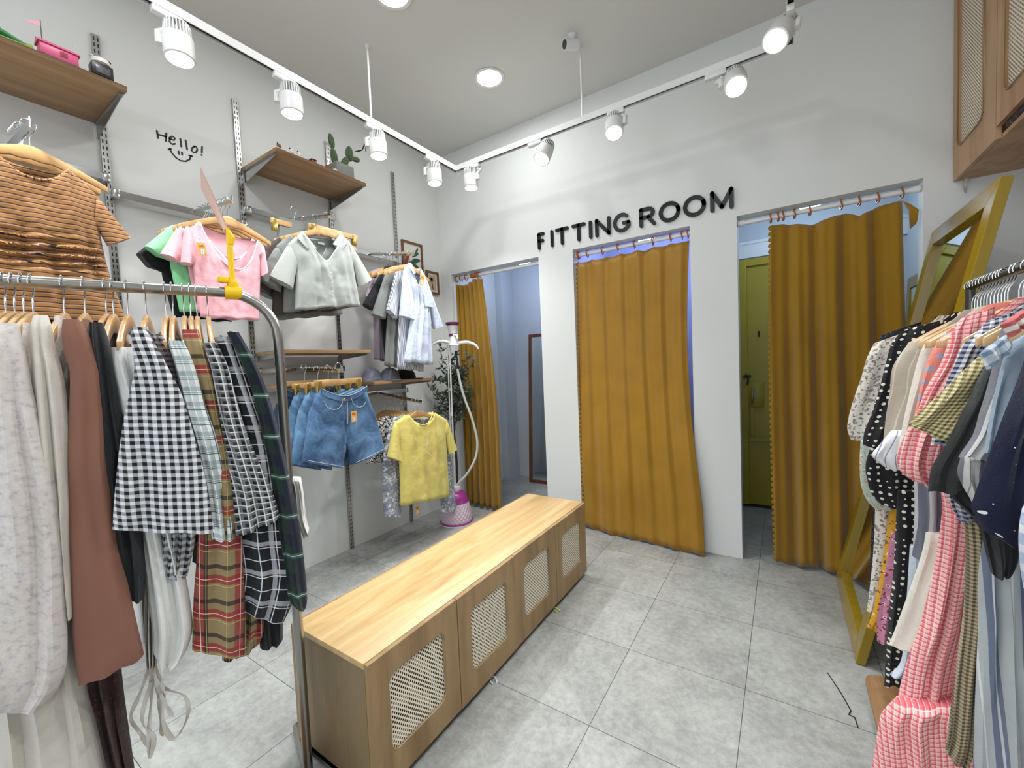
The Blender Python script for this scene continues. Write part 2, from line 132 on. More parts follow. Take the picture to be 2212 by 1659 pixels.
# ------------------------------------------------------------------ mesh builder
class MB:
    def __init__(s):
        s.v = []; s.f = []; s.uv = []
    def add(s, vs, fs, uvs=None):
        n = len(s.v)
        s.v += [tuple(p) for p in vs]
        s.uv += [tuple(u) for u in uvs] if uvs else [(p[0] + p[1], p[2]) for p in vs]
        s.f += [tuple(i + n for i in f) for f in fs]
        return s
    def box(s, a, b, rot=None, piv=None):
        x0, y0, z0 = a; x1, y1, z1 = b
        vs = [V((x, y, z)) for z in (z0, z1) for y in (y0, y1) for x in (x0, x1)]
        if rot:
            c = V(piv) if piv else (V(a) + V(b)) / 2
            vs = [rot @ (p - c) + c for p in vs]
        return s.add(vs, [(0, 2, 3, 1), (4, 5, 7, 6), (0, 1, 5, 4), (2, 6, 7, 3), (0, 4, 6, 2), (1, 3, 7, 5)])
    def grid(s, rows, close_u=False, flip=False, uvs=None):
        """rows: list of equal length lists of points"""
        nr = len(rows); nc = len(rows[0])
        vs = [p for r in rows for p in r]
        fs = []
        for i in range(nr - 1):
            for j in range(nc - 1 if not close_u else nc):
                k = (j + 1) % nc
                q = (i * nc + j, i * nc + k, (i + 1) * nc + k, (i + 1) * nc + j)
                fs.append(q[::-1] if flip else q)
        return s.add(vs, fs, uvs)
    def tube(s, pts, r, n=10, caps=True, rad=None):
        pts = [V(p) for p in pts]
        rows = []; prev = None; ln = 0; uvs = []
        for i, p in enumerate(pts):
            t = (pts[min(i + 1, len(pts) - 1)] - pts[max(i - 1, 0)])
            t = t.normalized() if t.length > 1e-9 else V((0, 0, 1))
            if prev is None:
                a = V((0, 0, 1)) if abs(t.z) < .9 else V((1, 0, 0))
                u = t.cross(a).normalized()
            else:
                u = (prev - t * prev.dot(t)).normalized()
            w = t.cross(u); prev = u
            rr = rad[i] if rad else r
            if i: ln += (p - pts[i - 1]).length
            rows.append([p + (u * cos(2 * pi * k / n) + w * sin(2 * pi * k / n)) * rr for k in range(n)])
            uvs += [(k / n * 2 * pi * rr, ln) for k in range(n)]
        base = len(s.v)
        s.grid(rows, close_u=True, uvs=uvs)
        if caps:
            s.f.append(tuple(base + k for k in range(n))[::-1])
            s.f.append(tuple(base + (len(rows) - 1) * n + k for k in range(n)))
        return s
    def lathe(s, prof, c=(0, 0, 0), n=24, mat=None, caps=True):
        rows = []
        for r, z in prof:
            rows.append([V((cos(2 * pi * k / n) * r, sin(2 * pi * k / n) * r, z)) for k in range(n)])
        if mat: rows = [[mat @ p for p in r] for r in rows]
        rows = [[p + V(c) for p in r] for r in rows]
        base = len(s.v)
        s.grid(rows, close_u=True)
        if caps:
            s.f.append(tuple(base + k for k in range(n))[::-1])
            s.f.append(tuple(base + (len(rows) - 1) * n + k for k in range(n)))
        return s
    def prism(s, poly, off):
        """poly: 3d loop, off: extrusion vector"""
        n = len(poly); off = V(off)
        a = [V(p) for p in poly]; b = [p + off for p in a]
        fs = [tuple(range(n))[::-1], tuple(range(n, 2 * n))]
        fs += [(i, (i + 1) % n, n + (i + 1) % n, n + i) for i in range(n)]
        return s.add(a + b, fs)
    def xf(s, M):
        s.v = [tuple(M @ V(p)) for p in s.v]; return s
    def mesh(s, name, mat, origin=(0, 0, 0), smooth=True, bevel=0):
        o = V(origin)
        me = bpy.data.meshes.new(name)
        me.from_pydata([tuple(V(p) - o) for p in s.v], [], s.f)
        uvl = me.uv_layers.new(name='UVMap')
        for l in me.loops: uvl.data[l.index].uv = s.uv[l.vertex_index]
        me.materials.append(mat)
        bm = bmesh.new(); bm.from_mesh(me)
        bmesh.ops.recalc_face_normals(bm, faces=bm.faces)
        if bevel:
            es = [e for e in bm.edges if len(e.link_faces) == 2 and e.calc_face_angle(0) > .6]
            bmesh.ops.bevel(bm, geom=es, offset=bevel, segments=2, profile=.5, affect='EDGES', clamp_overlap=True)
        bm.to_mesh(me); bm.free()
        if smooth:
            for p in me.polygons: p.use_smooth = True
            me.set_sharp_from_angle(angle=radians(38))
        return me

def link(name, me, parent=None, loc=(0, 0, 0)):
    o = bpy.data.objects.new(name, me); COL.objects.link(o); o.location = loc
    if parent: o.parent = parent
    return o
def tag(o, label=None, cat=None, group=None, kind=None):
    if label: o['label'] = label
    if cat: o['category'] = cat
    if group: o['group'] = group
    if kind: o['kind'] = kind
    return o
def thing(name, label, cat, loc, group=None):
    o = bpy.data.objects.new(name, None); COL.objects.link(o); o.location = loc
    o.empty_display_size = .05
    return tag(o, label, cat, group)
def part(name, mb, mat, root, smooth=True, bevel=0, label=None):
    """mesh written in world coordinates, stored relative to its thing (or part)"""
    w = V((0, 0, 0)); p = root
    while p: w += V(p.location); p = p.parent
    o = link(name, mb.mesh(name, mat, w, smooth, bevel), root)
    if label: o['label'] = label
    return o
def solo(name, label, cat, mb, mat, loc, group=None, smooth=True, bevel=0):
    return tag(link(name, mb.mesh(name, mat, loc, smooth, bevel), None, loc), label, cat, group)
def struct(name, mb, mat, smooth=False, bevel=0):
    return tag(link(name, mb.mesh(name, mat, (0, 0, 0), smooth, bevel)), kind='structure')
def copy_tree(o, parent=None):
    c = o.copy(); COL.objects.link(c); c.parent = parent
    for ch in list(o.children): copy_tree(ch, c)
    return c

# ------------------------------------------------------------------ materials
class NT:
    def __init__(s, name):
        s.m = bpy.data.materials.new(name); s.m.use_nodes = True
        s.t = s.m.node_tree; s.b = s.t.nodes['Principled BSDF']
    def n(s, ty, **kw):
        x = s.t.nodes.new(ty)
        for k, v in kw.items(): setattr(x, k, v)
        return x
    def l(s, a, b): s.t.links.new(a, b)
    def val(s, inp, v):
        if isinstance(v, (int, float, tuple, list)): inp.default_value = v
        else: s.l(v, inp)
    def math(s, op, a, b=0, c=None, clamp=False):
        x = s.n('ShaderNodeMath', operation=op, use_clamp=clamp)
        s.val(x.inputs[0], a); s.val(x.inputs[1], b)
        if c is not None: s.val(x.inputs[2], c)
        return x.outputs[0]
    def mix(s, f, a, b, mode='MIX'):
        x = s.n('ShaderNodeMix', data_type='RGBA', blend_type=mode)
        s.val(x.inputs[0], f)
        for i, c in ((6, a), (7, b)):
            if isinstance(c, (tuple, list)): x.inputs[i].default_value = tuple(c[:3]) + (1,)
            else: s.l(c, x.inputs[i])
        return x.outputs[2]
    def uv(s):
        t = s.n('ShaderNodeTexCoord'); sp = s.n('ShaderNodeSeparateXYZ'); s.l(t.outputs['UV'], sp.inputs[0])
        return t.outputs['UV'], sp.outputs[0], sp.outputs[1]
    def objc(s, scale=(1, 1, 1), rot=(0, 0, 0)):
        t = s.n('ShaderNodeTexCoord'); mp = s.n('ShaderNodeMapping')
        s.l(t.outputs['Object'], mp.inputs[0]); mp.inputs['Scale'].default_value = scale; mp.inputs['Rotation'].default_value = rot
        return mp.outputs[0]
    def noise(s, vec, scale, detail=3, rough=.5, dist=0):
        x = s.n('ShaderNodeTexNoise'); s.l(vec, x.inputs['Vector'])
        x.inputs['Scale'].default_value = scale; x.inputs['Detail'].default_value = detail
        x.inputs['Roughness'].default_value = rough; x.inputs['Distortion'].default_value = dist
        return x.outputs['Fac']
    def voro(s, vec, scale, rnd=1, feature='F1'):
        x = s.n('ShaderNodeTexVoronoi', feature=feature); s.l(vec, x.inputs['Vector'])
        x.inputs['Scale'].default_value = scale; x.inputs['Randomness'].default_value = rnd
        return x
    def ramp(s, f, stops):
        x = s.n('ShaderNodeValToRGB'); s.l(f, x.inputs[0])
        el = x.color_ramp.elements
        while len(el) < len(stops): el.new(.5)
        for e, (p, c) in zip(el, stops): e.position = p; e.color = tuple(c) + (1,)
        return x.outputs[0]
    def sq(s, c, period, off, width):
        fr = s.math('FRACT', s.math('MULTIPLY_ADD', c, 1 / period, off))
        return s.math('LESS_THAN', fr, width)
    def bump(s, h, strength=.3, dist=.002):
        x = s.n('ShaderNodeBump'); s.l(h, x.inputs['Height'])
        x.inputs['Strength'].default_value = strength; x.inputs['Distance'].default_value = dist
        s.l(x.outputs[0], s.b.inputs['Normal'])
    def done(s, col, rough=.8, metal=0, sheen=0, spec=None):
        if isinstance(col, (tuple, list)): s.b.inputs['Base Color'].default_value = tuple(col[:3]) + (1,)
        else: s.l(col, s.b.inputs['Base Color'])
        s.b.inputs['Roughness'].default_value = rough; s.b.inputs['Metallic'].default_value = metal
        if sheen: s.b.inputs['Sheen Weight'].default_value = sheen
        if spec is not None: s.b.inputs['Specular IOR Level'].default_value = spec
        return s.m

def srgb(r, g, b):
    f = lambda c: (c / 255 / 12.92) if c / 255 <= .04045 else ((c / 255 + .055) / 1.055) ** 2.4
    return (f(r), f(g), f(b))

def m_plain(name, c, rough=.6, metal=0, var=.0, scale=20):
    t = NT(name)
    if var:
        f = t.noise(t.objc(), scale, 3)
        col = t.mix(f, tuple(x * (1 - var) for x in c), tuple(min(1, x * (1 + var)) for x in c))
        return t.done(col, rough, metal)
    return t.done(c, rough, metal)

def fab_finish(t, col, weave=True, rough=.9, wrinkle=.35):
    uv, u, v = t.uv()
    obj = t.objc()
    h1 = t.noise(obj, 900, 2); h2 = t.noise(obj, 28, 4, .6)
    h = t.math('MULTIPLY_ADD', h2, 3.5, t.math('MULTIPLY', h1, .5))
    t.bump(h, wrinkle, .004)
    f = t.noise(obj, 700, 2)
    col = t.mix(t.math('MULTIPLY', f, .10), col, (.0, .0, .0))
    return t.done(col, rough, 0, .15, .25)

def fabric(name, c, rough=.9, wrinkle=.35):
    t = NT(name); return fab_finish(t, t.mix(0, c, c), rough=rough, wrinkle=wrinkle)
def gingham(name, dark, light, per, off=0):
    t = NT(name); uv, u, v = t.uv()
    a = t.sq(u, per, off, .5); b = t.sq(v, per, .13, .5)
    f = t.math('MULTIPLY', t.math('ADD', a, b), .5)
    f2 = t.math('POWER', f, .8)
    return fab_finish(t, t.mix(f2, light, dark))
def plaid(name, base, stripes):
    """stripes: (dir 0=vertical 1=horizontal, period, offset, width, colour, strength)"""
    t = NT(name); uv, u, v = t.uv(); col = t.mix(0, base, base)
    for d, per, off, w, c, st in stripes:
        m = t.math('MULTIPLY', t.sq(v if d else u, per, off, w), st)
        col = t.mix(m, col, c)
    return fab_finish(t, col)
def dots(name, base, c, scale, r, rnd=.35, c2=None):
    t = NT(name); uv, u, v = t.uv()
    x = t.voro(uv, scale, rnd)
    m = t.math('LESS_THAN', x.outputs['Distance'], r)
    col = t.mix(m, base, c)
    if c2:
        y = t.voro(uv, scale * 2.3, 1); m2 = t.math('LESS_THAN', y.outputs['Distance'], r * .5)
        col = t.mix(m2, col, c2)
    return fab_finish(t, col)
def floral(name, base, petals, leaf, scale=45, thr=.36, ring=None):
    t = NT(name); uv, u, v = t.uv()
    x = t.voro(uv, scale, .8)
    m = t.math('LESS_THAN', x.outputs['Distance'], thr)
    col = t.mix(m, base, petals)
    if ring:
        m3 = t.math('LESS_THAN', x.outputs['Distance'], thr * .45); col = t.mix(m3, col, ring)
    n = t.noise(uv, scale * 1.8, 2); m2 = t.math('GREATER_THAN', n, .60)
    col = t.mix(m2, col, leaf)
    return fab_finish(t, col)

def wood(name, c1, c2, c3, axis='Y', rough=.45, sc=1, bumpy=.15):
    t = NT(name)
    s = {'X': (.7, 9, 9), 'Y': (9, .7, 9), 'Z': (9, 9, .7)}[axis]
    v = t.objc(tuple(a * sc for a in s))
    n1 = t.noise(v, 1.6, 5, .6, .6); 
    v2 = t.objc(tuple(a * sc * 9 for a in s)); n2 = t.noise(v2, 2.2, 4, .65)
    col = t.ramp(n1, [(.28, c1), (.5, c2), (.72, c3)])
    col = t.mix(t.math('MULTIPLY', n2, .42), col, tuple(a * .45 for a in c1))
    t.bump(n2, bumpy, .001)
    return t.done(col, rough)

def emis(name, c, st):
    t = NT(name); t.b.inputs['Emission Color'].default_value = tuple(c) + (1,)
    t.b.inputs['Emission Strength'].default_value = st
    return t.done((.9, .9, .9), .4)

def m_wall(name, c, var=.03):
    t = NT(name); o = t.objc()
    f = t.noise(o, 1.3, 4); g = t.noise(o, 60, 3)
    col = t.mix(f, tuple(x * (1 - var) for x in c), tuple(min(1, x * (1 + var)) for x in c))
    t.bump(g, .06, .002)
    return t.done(col, .75)

M = {}
M['wall'] = m_wall('white_wall_paint', (.72, .735, .72))
M['wallfit'] = m_wall('fitting_wall_paint', (.60, .63, .66), .05)
M['ceil'] = m_wall('ceiling_paint', (.66, .66, .63))
M['white'] = m_plain('white_metal', (.74, .745, .73), .35)
M['whitep'] = m_plain('white_plastic', (.80, .80, .79), .35)
M['black'] = m_plain('black_gloss', (.006, .007, .006), .3); M['black'].node_tree.nodes['Principled BSDF'].inputs['Specular IOR Level'].default_value = .3
M['rubber'] = m_plain('black_rubber', (.01, .01, .01), .6)
M['chrome'] = m_plain('chrome', (.62, .63, .64), .16, 1)
M['steel'] = NT('brushed_steel'); M['steel'] = M['steel'].done((.36, .35, .33), .28, 1)
M['slotsteel'] = m_plain('slotted_steel', (.42, .42, .42), .35, 1)
M['slot'] = m_plain('slot_dark', (.02, .02, .02), .8)
M['gold'] = m_plain('gold_metal', (.70, .50, .16), .25, 1)
M['oak'] = wood('oak_bench', srgb(176, 138, 86), srgb(212, 178, 124), srgb(232, 206, 158), 'Y', .38)
M['oakz'] = wood('oak_door', srgb(132, 104, 68), srgb(162, 132, 92), srgb(180, 150, 108), 'Z', .45, .8)
M['oakend'] = wood('oak_end', srgb(112, 92, 62), srgb(138, 118, 86), srgb(152, 132, 98), 'Z', .5, .7)
M['shelf'] = wood('oak_shelf', srgb(136, 104, 70), srgb(168, 134, 96), srgb(188, 154, 114), 'Y', .45)
M['cabwood'] = wood('oak_cabinet', srgb(168, 124, 88), srgb(196, 158, 120), srgb(210, 176, 140), 'Z', .5, .6)
M['hanger'] = wood('hanger_wood', srgb(176, 134, 82), srgb(204, 162, 108), srgb(222, 184, 130), 'X', .3, 1.2, .05)
M['hangerpale'] = wood('pale_hanger_wood', srgb(186, 142, 92), srgb(214, 176, 126), srgb(230, 198, 152), 'X', .4, 1.2, .05)
M['frame'] = wood('picture_frame_wood', srgb(96, 62, 34), srgb(120, 80, 46), srgb(140, 98, 60), 'Z', .4)
M['brownframe'] = wood('mirror_frame_brown', srgb(92, 48, 22), srgb(116, 64, 30), srgb(134, 80, 40), 'Z', .4)
M['yframe'] = wood('yellow_paint_wood', (.27, .18, .010), (.36, .24, .014), (.42, .28, .018), 'Z', .16, .3, .05)
M['mirror'] = m_plain('mirror_glass', (.86, .88, .86), .02, 1)
M['lens'] = emis('lamp_lens', (1, 1, .98), 7)
M['lensblue'] = emis('cool_lamp', (.75, .85, 1), 10)
M['dark'] = m_plain('dark_inside', (.03, .022, .015), .9)

# floor tiles
t = NT('grey_stone_tiles'); o = t.objc(); sp = t.n('ShaderNodeSeparateXYZ'); t.l(o, sp.inputs[0])
def line(c):
    fr = t.math('FRACT', t.math('MULTIPLY_ADD', c, 2.0, .0))
    d = t.math('ABSOLUTE', t.math('SUBTRACT', fr, .5)); return t.math('GREATER_THAN', d, .5 - .0028)
g = t.math('MAXIMUM', line(sp.outputs[0]), line(sp.outputs[1]))
n1 = t.noise(o, 2.6, 6, .62, .4); n2 = t.noise(o, 34, 6, .72, .3); n3 = t.noise(o, 9, 5, .7)
f = t.math('MULTIPLY_ADD', n2, .45, t.math('MULTIPLY_ADD', n3, .3, t.math('MULTIPLY', n1, .45)))
fl = t.n('ShaderNodeVectorMath', operation='FLOOR'); sc_ = t.n('ShaderNodeVectorMath', operation='SCALE'); t.l(o, sc_.inputs[0]); sc_.inputs[3].default_value = 2
t.l(sc_.outputs[0], fl.inputs[0]); wn = t.n('ShaderNodeTexWhiteNoise'); t.l(fl.outputs[0], wn.inputs['Vector'])
f = t.math('MULTIPLY_ADD', wn.outputs['Value'], .05, f)
col = t.ramp(f, [(.40, (.165, .165, .158)), (.58, (.29, .295, .278)), (.78, (.44, .45, .425))])
col = t.mix(g, col, (.07, .07, .068)); t.bump(n2, .05, .001)
M['floor'] = t.done(col, .42)

# cane weave : staggered oval holes cut through a cream sheet
def cane(name, per):
    t = NT(name); uv, u, v = t.uv()
    def hole(ou, ov):
        a = t.math('SUBTRACT', t.math('FRACT', t.math('MULTIPLY_ADD', u, 1 / per, ou)), .5)
        b = t.math('SUBTRACT', t.math('FRACT', t.math('MULTIPLY_ADD', v, 1 / per, ov)), .5)
        a = t.math('MULTIPLY', a, a); b = t.math('MULTIPLY', b, b)
        return t.math('ADD', t.math('DIVIDE', a, .032), t.math('DIVIDE', b, .068))
    d = t.math('MINIMUM', hole(0, 0), hole(.5, .5))
    m = t.math('LESS_THAN', d, 1)
    h = t.math('SINE', t.math('MULTIPLY', t.math('ADD', u, v), 4 * pi / per))
    t.bump(h, .25, .001)
    col = t.mix(t.noise(uv, 300, 2), srgb(222, 210, 184), srgb(244, 236, 216))
    t.done(col, .6)
    tr = t.n('ShaderNodeBsdfTransparent'); mx = t.n('ShaderNodeMixShader')
    t.l(m, mx.inputs[0]); t.l(t.b.outputs[0], mx.inputs[1]); t.l(tr.outputs[0], mx.inputs[2])
    t.l(mx.outputs[0], t.t.nodes['Material Output'].inputs[0])
    return t.m
M['cane'] = cane('cane_weave', .0172)

# slotted upright
t = NT('slotted_upright_steel'); o = t.objc(); sp = t.n('ShaderNodeSeparateXYZ'); t.l(o, sp.inputs[0])
a = t.math('LESS_THAN', t.math('ABSOLUTE', t.math('SUBTRACT', t.math('ABSOLUTE', sp.outputs[1]), .0075)), .0028)
b = t.math('LESS_THAN', t.math('FRACT', t.math('MULTIPLY', sp.outputs[2], 1 / .032)), .6)
mk = t.math('MULTIPLY', a, b); col = t.mix(mk, (.44, .44, .43), (.01, .01, .01)); t.l(t.math('SUBTRACT', 1, mk), t.b.inputs['Metallic'])
M['upright'] = t.done(col, .32, 1); t.l(t.math('SUBTRACT', 1, mk), t.b.inputs['Metallic'])

# fabrics
W_ = (.80, .80, .78)
F = {}
F['curtain'] = None
t = NT('mustard_velvet'); o = t.objc(); n = t.noise(o, 420, 2); n_ = t.noise(o, 3, 3)
col = t.mix(n_, srgb(142, 106, 16), srgb(168, 126, 24)); col = t.mix(t.math('MULTIPLY', n, .35), col, srgb(116, 80, 10)); t.bump(n, .25, .002)
F['curtain'] = t.done(col, .85, 0, .35, .3)
t = NT('mustard_satin'); o = t.objc(); n = t.noise(o, 5, 4); col = t.mix(n, srgb(142, 101, 5), srgb(172, 126, 12)); t.bump(n, .3, .006)
F['satin'] = t.done(col, .48, 0, .3, .4)
F['offwhite'] = fabric('offwhite_cotton', srgb(206, 200, 190)); 
t = NT('sheer_white_cotton'); uv, u, v = t.uv(); n = t.noise(uv, 75, 3, .6)
F['sheerfloral'] = fab_finish(t, t.ramp(n, [(.34, srgb(186, 178, 182)), (.46, srgb(208, 201, 196)), (.7, srgb(218, 212, 206))]))
F['cream'] = fabric('cream_linen', srgb(216, 210, 200))
F['white'] = fabric('white_cotton', srgb(228, 228, 224))
F['coolwhite'] = fabric('cool_white_cotton', srgb(214, 222, 234))
F['rust'] = fabric('rust_brown_crepe', srgb(134, 92, 76), wrinkle=.15)
F['blk'] = fabric('black_cotton', (.012, .013, .016))
F['darkgrey'] = fabric('charcoal_jersey', srgb(40, 42, 42))
F['maroon'] = dots('maroon_crinkle', srgb(62, 38, 38), srgb(92, 66, 64), 90, .2, 1)
F['gingham'] = gingham('black_gingham', (.012, .012, .016), srgb(226, 228, 232), .0175)
F['gingham2'] = gingham('plum_gingham', (.02, .01, .018), srgb(170, 160, 162), .014)
F['fine'] = plaid('black_white_check', srgb(26, 28, 30), [(0, .019, 0, .42, srgb(120, 122, 124), .8), (1, .019, 0, .42, srgb(120, 122, 124), .6), (0, .019, .1, .16, srgb(225, 225, 225), .85), (1, .019, .1, .16, srgb(225, 225, 225), .85)])
F['light'] = plaid('pale_blue_plaid', srgb(240, 244, 242), [(0, .04, 0, .30, srgb(128, 148, 152), .55), (1, .04, 0, .30, srgb(128, 148, 152), .55), (0, .04, .5, .06, srgb(44, 74, 92), .9), (1, .04, .5, .06, srgb(44, 74, 92), .9), (1, .04, .62, .05, srgb(70, 120, 130), .7)])
F['greylight'] = plaid('grey_green_plaid', srgb(116, 122, 116), [(0, .045, 0, .3, srgb(60, 66, 66), .7), (1, .045, 0, .3, srgb(60, 66, 66), .7), (0, .045, .6, .08, srgb(180, 186, 184), .8), (1, .045, .6, .08, srgb(180, 186, 184), .8)])
F['red'] = plaid('tan_red_plaid', srgb(146, 128, 92), [(0, .095, .64, .26, srgb(150, 30, 44), .75), (1, .095, 0, .24, srgb(150, 28, 42), .8), (0, .095, .40, .10, srgb(30, 26, 30), .8), (1, .095, .30, .12, srgb(30, 26, 30), .8), (0, .095, .5, .02, srgb(225, 215, 195), .9), (1, .095, .88, .02, srgb(225, 215, 195), .9), (0, .0475, .7, .03, srgb(205, 190, 110), .7), (1, .095, .7, .02, srgb(205, 190, 110), .7)])
F['grey'] = plaid('black_grey_plaid', srgb(20, 22, 26), [(0, .085, .5, .2, srgb(26, 44, 44), .8), (1, .085, .5, .2, srgb(20, 34, 46), .8), (0, .085, 0, .15, srgb(176, 178, 184), .72), (1, .085, 0, .15, srgb(176, 178, 184), .72), (0, .085, .36, .03, srgb(220, 220, 220), .9), (1, .085, .36, .03, srgb(220, 220, 220), .9), (1, .085, .8, .03, srgb(220, 220, 220), .9), (0, .085, .8, .03, srgb(220, 220, 220), .9)])
F['green'] = plaid('dark_green_plaid', srgb(22, 44, 36), [(0, .12, 0, .3, srgb(16, 22, 44), .9), (1, .12, 0, .3, srgb(16, 22, 40), .85), (1, .12, .5, .12, srgb(60, 96, 76), .7), (0, .12, .45, .018, srgb(190, 200, 196), .8), (1, .12, .45, .02, srgb(190, 200, 196), .8), (0, .12, .7, .10, srgb(120, 128, 128), .5)])
F['brownstripe'] = plaid('brown_striped_rib', srgb(156, 112, 64), [(1, .0185, 0, .17, (.014, .008, .016), .96), (1, .0185, .22, .12, srgb(196, 152, 138), .8)])
F['pink'] = fabric('pink_jersey', srgb(238, 178, 186), wrinkle=.3)
F['mint'] = fabric('mint_jersey', srgb(142, 216, 158))
F['greylinen'] = fabric('grey_linen', srgb(166, 170, 166), wrinkle=.2)
F['greylinen2'] = fabric('mid_grey_linen', srgb(128, 131, 128), wrinkle=.2)
F['greydark'] = fabric('dark_taupe_linen', srgb(78, 70, 68))
F['paleblue'] = fabric('pale_blue_cotton', srgb(206, 216, 236), wrinkle=.45)
F['bluestripe'] = plaid('blue_pinstripe', srgb(218, 222, 230), [(0, .011, 0, .38, srgb(110, 118, 136), .9)])
F['lilac'] = fabric('lilac_cotton', srgb(176, 160, 176))
F['yellow'] = fabric('yellow_jersey', srgb(226, 210, 118), wrinkle=.4)
t = NT('grey_tie_dye'); uv, u, v = t.uv(); n = t.noise(uv, 26, 4, .6, 1.6)
F['tiedye'] = fab_finish(t, t.ramp(n, [(.40, srgb(122, 126, 142)), (.52, srgb(158, 162, 172)), (.62, srgb(226, 228, 230))]))
t = NT('black_white_swirl'); uv, u, v = t.uv(); n = t.noise(uv, 34, 3, .5, 3)
F['swirl'] = fab_finish(t, t.ramp(n, [(.50, (.01, .01, .012)), (.54, srgb(210, 205, 198))]))
def denim(name, c1, c2):
    t = NT(name); o = t.objc(); n = t.noise(o, 7, 5, .65, .5); n2 = t.noise(o, 90, 3, .7)
    col = t.ramp(n, [(.36, c1), (.56, c2), (.72, tuple(min(1, a * 1.7) for a in c2))]); col = t.mix(t.math('MULTIPLY', n2, .35), col, c1)
    t.bump(t.math('MULTIPLY_ADD', n, 3, n2), .5, .004); return t.done(col, .9, 0, .1, .2)
F['denim'] = denim('blue_denim', srgb(50, 76, 110), srgb(92, 126, 164))
F['denim2'] = denim('mid_blue_denim', srgb(62, 92, 124), srgb(108, 146, 178))
F['denim3'] = denim('dark_denim', srgb(34, 48, 72), srgb(60, 78, 108))
F['thread'] = m_plain('pale_stitching', srgb(196, 190, 170), .8)
F['bdot'] = dots('black_white_dots', (.010, .010, .012), srgb(225, 222, 212), 46, .24, .25)
F['lace'] = dots('black_lace', (.010, .010, .012), (.12, .12, .13), 130, .25, 1)
F['wfloral'] = floral('white_grey_floral', srgb(214, 208, 198), srgb(160, 148, 138), srgb(118, 108, 102), 62, .40)
F['gfloral'] = floral('pale_green_floral', srgb(176, 192, 182), srgb(226, 224, 214), srgb(196, 130, 70), 75, .34, srgb(190, 110, 50))
F['yfloral'] = floral('mustard_floral', srgb(206, 152, 40), srgb(232, 222, 208), srgb(120, 70, 30), 48, .27, srgb(190, 90, 60))
F['pfloral'] = floral('mauve_floral', srgb(196, 132, 158), srgb(226, 206, 212), srgb(140, 50, 70), 48, .27, srgb(150, 40, 60))
F['beige'] = plaid('sheer_beige_stripe', srgb(182, 172, 156), [(0, .03, 0, .10, srgb(214, 208, 196), .8)])
F['rcream'] = fabric('ivory_cotton', srgb(226, 220, 208))
F['cuffstripe'] = plaid('white_blue_thin_stripe', srgb(222, 224, 226), [(0, .022, 0, .12, srgb(90, 104, 138), .8)])
F['coral'] = dots('coral_blue_dots', srgb(240, 150, 134), srgb(178, 176, 196), 26, .27, .3)
F['rging'] = plaid('red_windowpane_gingham', srgb(242, 186, 182), [(0, .012, 0, .30, srgb(214, 76, 92), .75), (1, .012, 0, .30, srgb(214, 76, 92), .75), (0, .012, .6, .1, srgb(250, 226, 220), .7), (1, .012, .6, .1, srgb(250, 226, 220), .7)])
F['nging'] = gingham('navy_gingham', srgb(34, 44, 84), srgb(216, 220, 226), .0115)
F['olive'] = gingham('olive_check', srgb(92, 82, 48), srgb(212, 200, 150), .0085)
F['oliveb'] = gingham('brown_check', srgb(78, 68, 50), srgb(170, 156, 124), .0085)
F['gstripe'] = plaid('grey_white_stripe', srgb(206, 206, 204), [(0, .034, 0, .42, srgb(92, 94, 108), .85), (0, .034, .16, .06, srgb(214, 214, 214), .9), (0, .017, .8, .08, srgb(96, 98, 110), .7)])
F['chambray'] = fabric('light_chambray', srgb(150, 166, 182))
F['fleck'] = dots('navy_white_flecks', srgb(16, 22, 48), srgb(226, 226, 220), 34, .17, .9, srgb(226, 226, 220))
F['bcuff'] = gingham('blue_white_check', srgb(112, 136, 158), srgb(220, 226, 228), .022)
F['rcuff'] = plaid('red_white_stripe', srgb(228, 218, 212), [(1, .016, 0, .5, srgb(176, 54, 58), .9)])
F['wide'] = plaid('blue_wide_stripe', srgb(172, 178, 180), [(0, .05, 0, .35, srgb(78, 92, 122), .8), (0, .025, .6, .12, srgb(214, 218, 218), .8)])
F['bwash'] = plaid('washed_blue_check', srgb(170, 186, 212), [(1, .03, 0, .4, srgb(222, 226, 228), .8)])
F['nstripe'] = plaid('slate_stripe', srgb(186, 188, 192), [(0, .034, 0, .45, srgb(84, 88, 104), .9), (0, .034, .55, .1, srgb(84, 88, 104), .8)])
F['lstripe'] = plaid('sky_stripe', srgb(196, 206, 218), [(0, .02, 0, .4, srgb(140, 158, 186), .8)])

# ------------------------------------------------------------------ room dimensions (metres)
XL, YB, H = -2.285, 1.784, 3.53
XW = 1.85
YF = 2.985
ZO = 2.355
OPEN = [(-2.14, -1.1325), (-.806, .1025), (.397, 1.307)]

b = MB().box((-2.5, -4.2, -.1), (3.2, 3.1, 0)); struct('floor', b, M['floor'])
b = MB().box((-2.5, -4.2, H), (2.2, 1.95, H + .1)); struct('ceiling', b, M['ceil'])
b = MB().box((XL - .12, -4.2, 0), (XL, 3.1, H)); struct('wall_left', b, M['wall'])
b = MB()
xs = [XL] + [c for o_ in OPEN for c in o_] + [XW]
for i in range(0, len(xs), 2): b.box((xs[i], YB, 0), (xs[i + 1], YB + .12, ZO))
b.box((XL, YB, ZO), (XW, YB + .12, H))
struct('wall_back', b, M['wall'])
b = MB().box((XW, -4.2, 0), (XW + .12, 3.1, H)); struct('wall_right', b, M['wall'])
b = MB().box((XL, YF, 0), (XW, YF + .1, 2.9)); struct('wall_fitting_rear', b, M['wallfit'])
b = MB().box((XL, 2.74, 0), (-2.19, YF, 2.78)); struct('wall_fitting_corner', b, M['wallfit'])
for nm, x in (('wall_partition_1', -.97), ('wall_partition_2', .25), ('wall_partition_3', 1.50)):
    b = MB().box((x - .04, YB + .12, 0), (x + .04, YF, 2.78)); struct(nm, b, M['wallfit'])
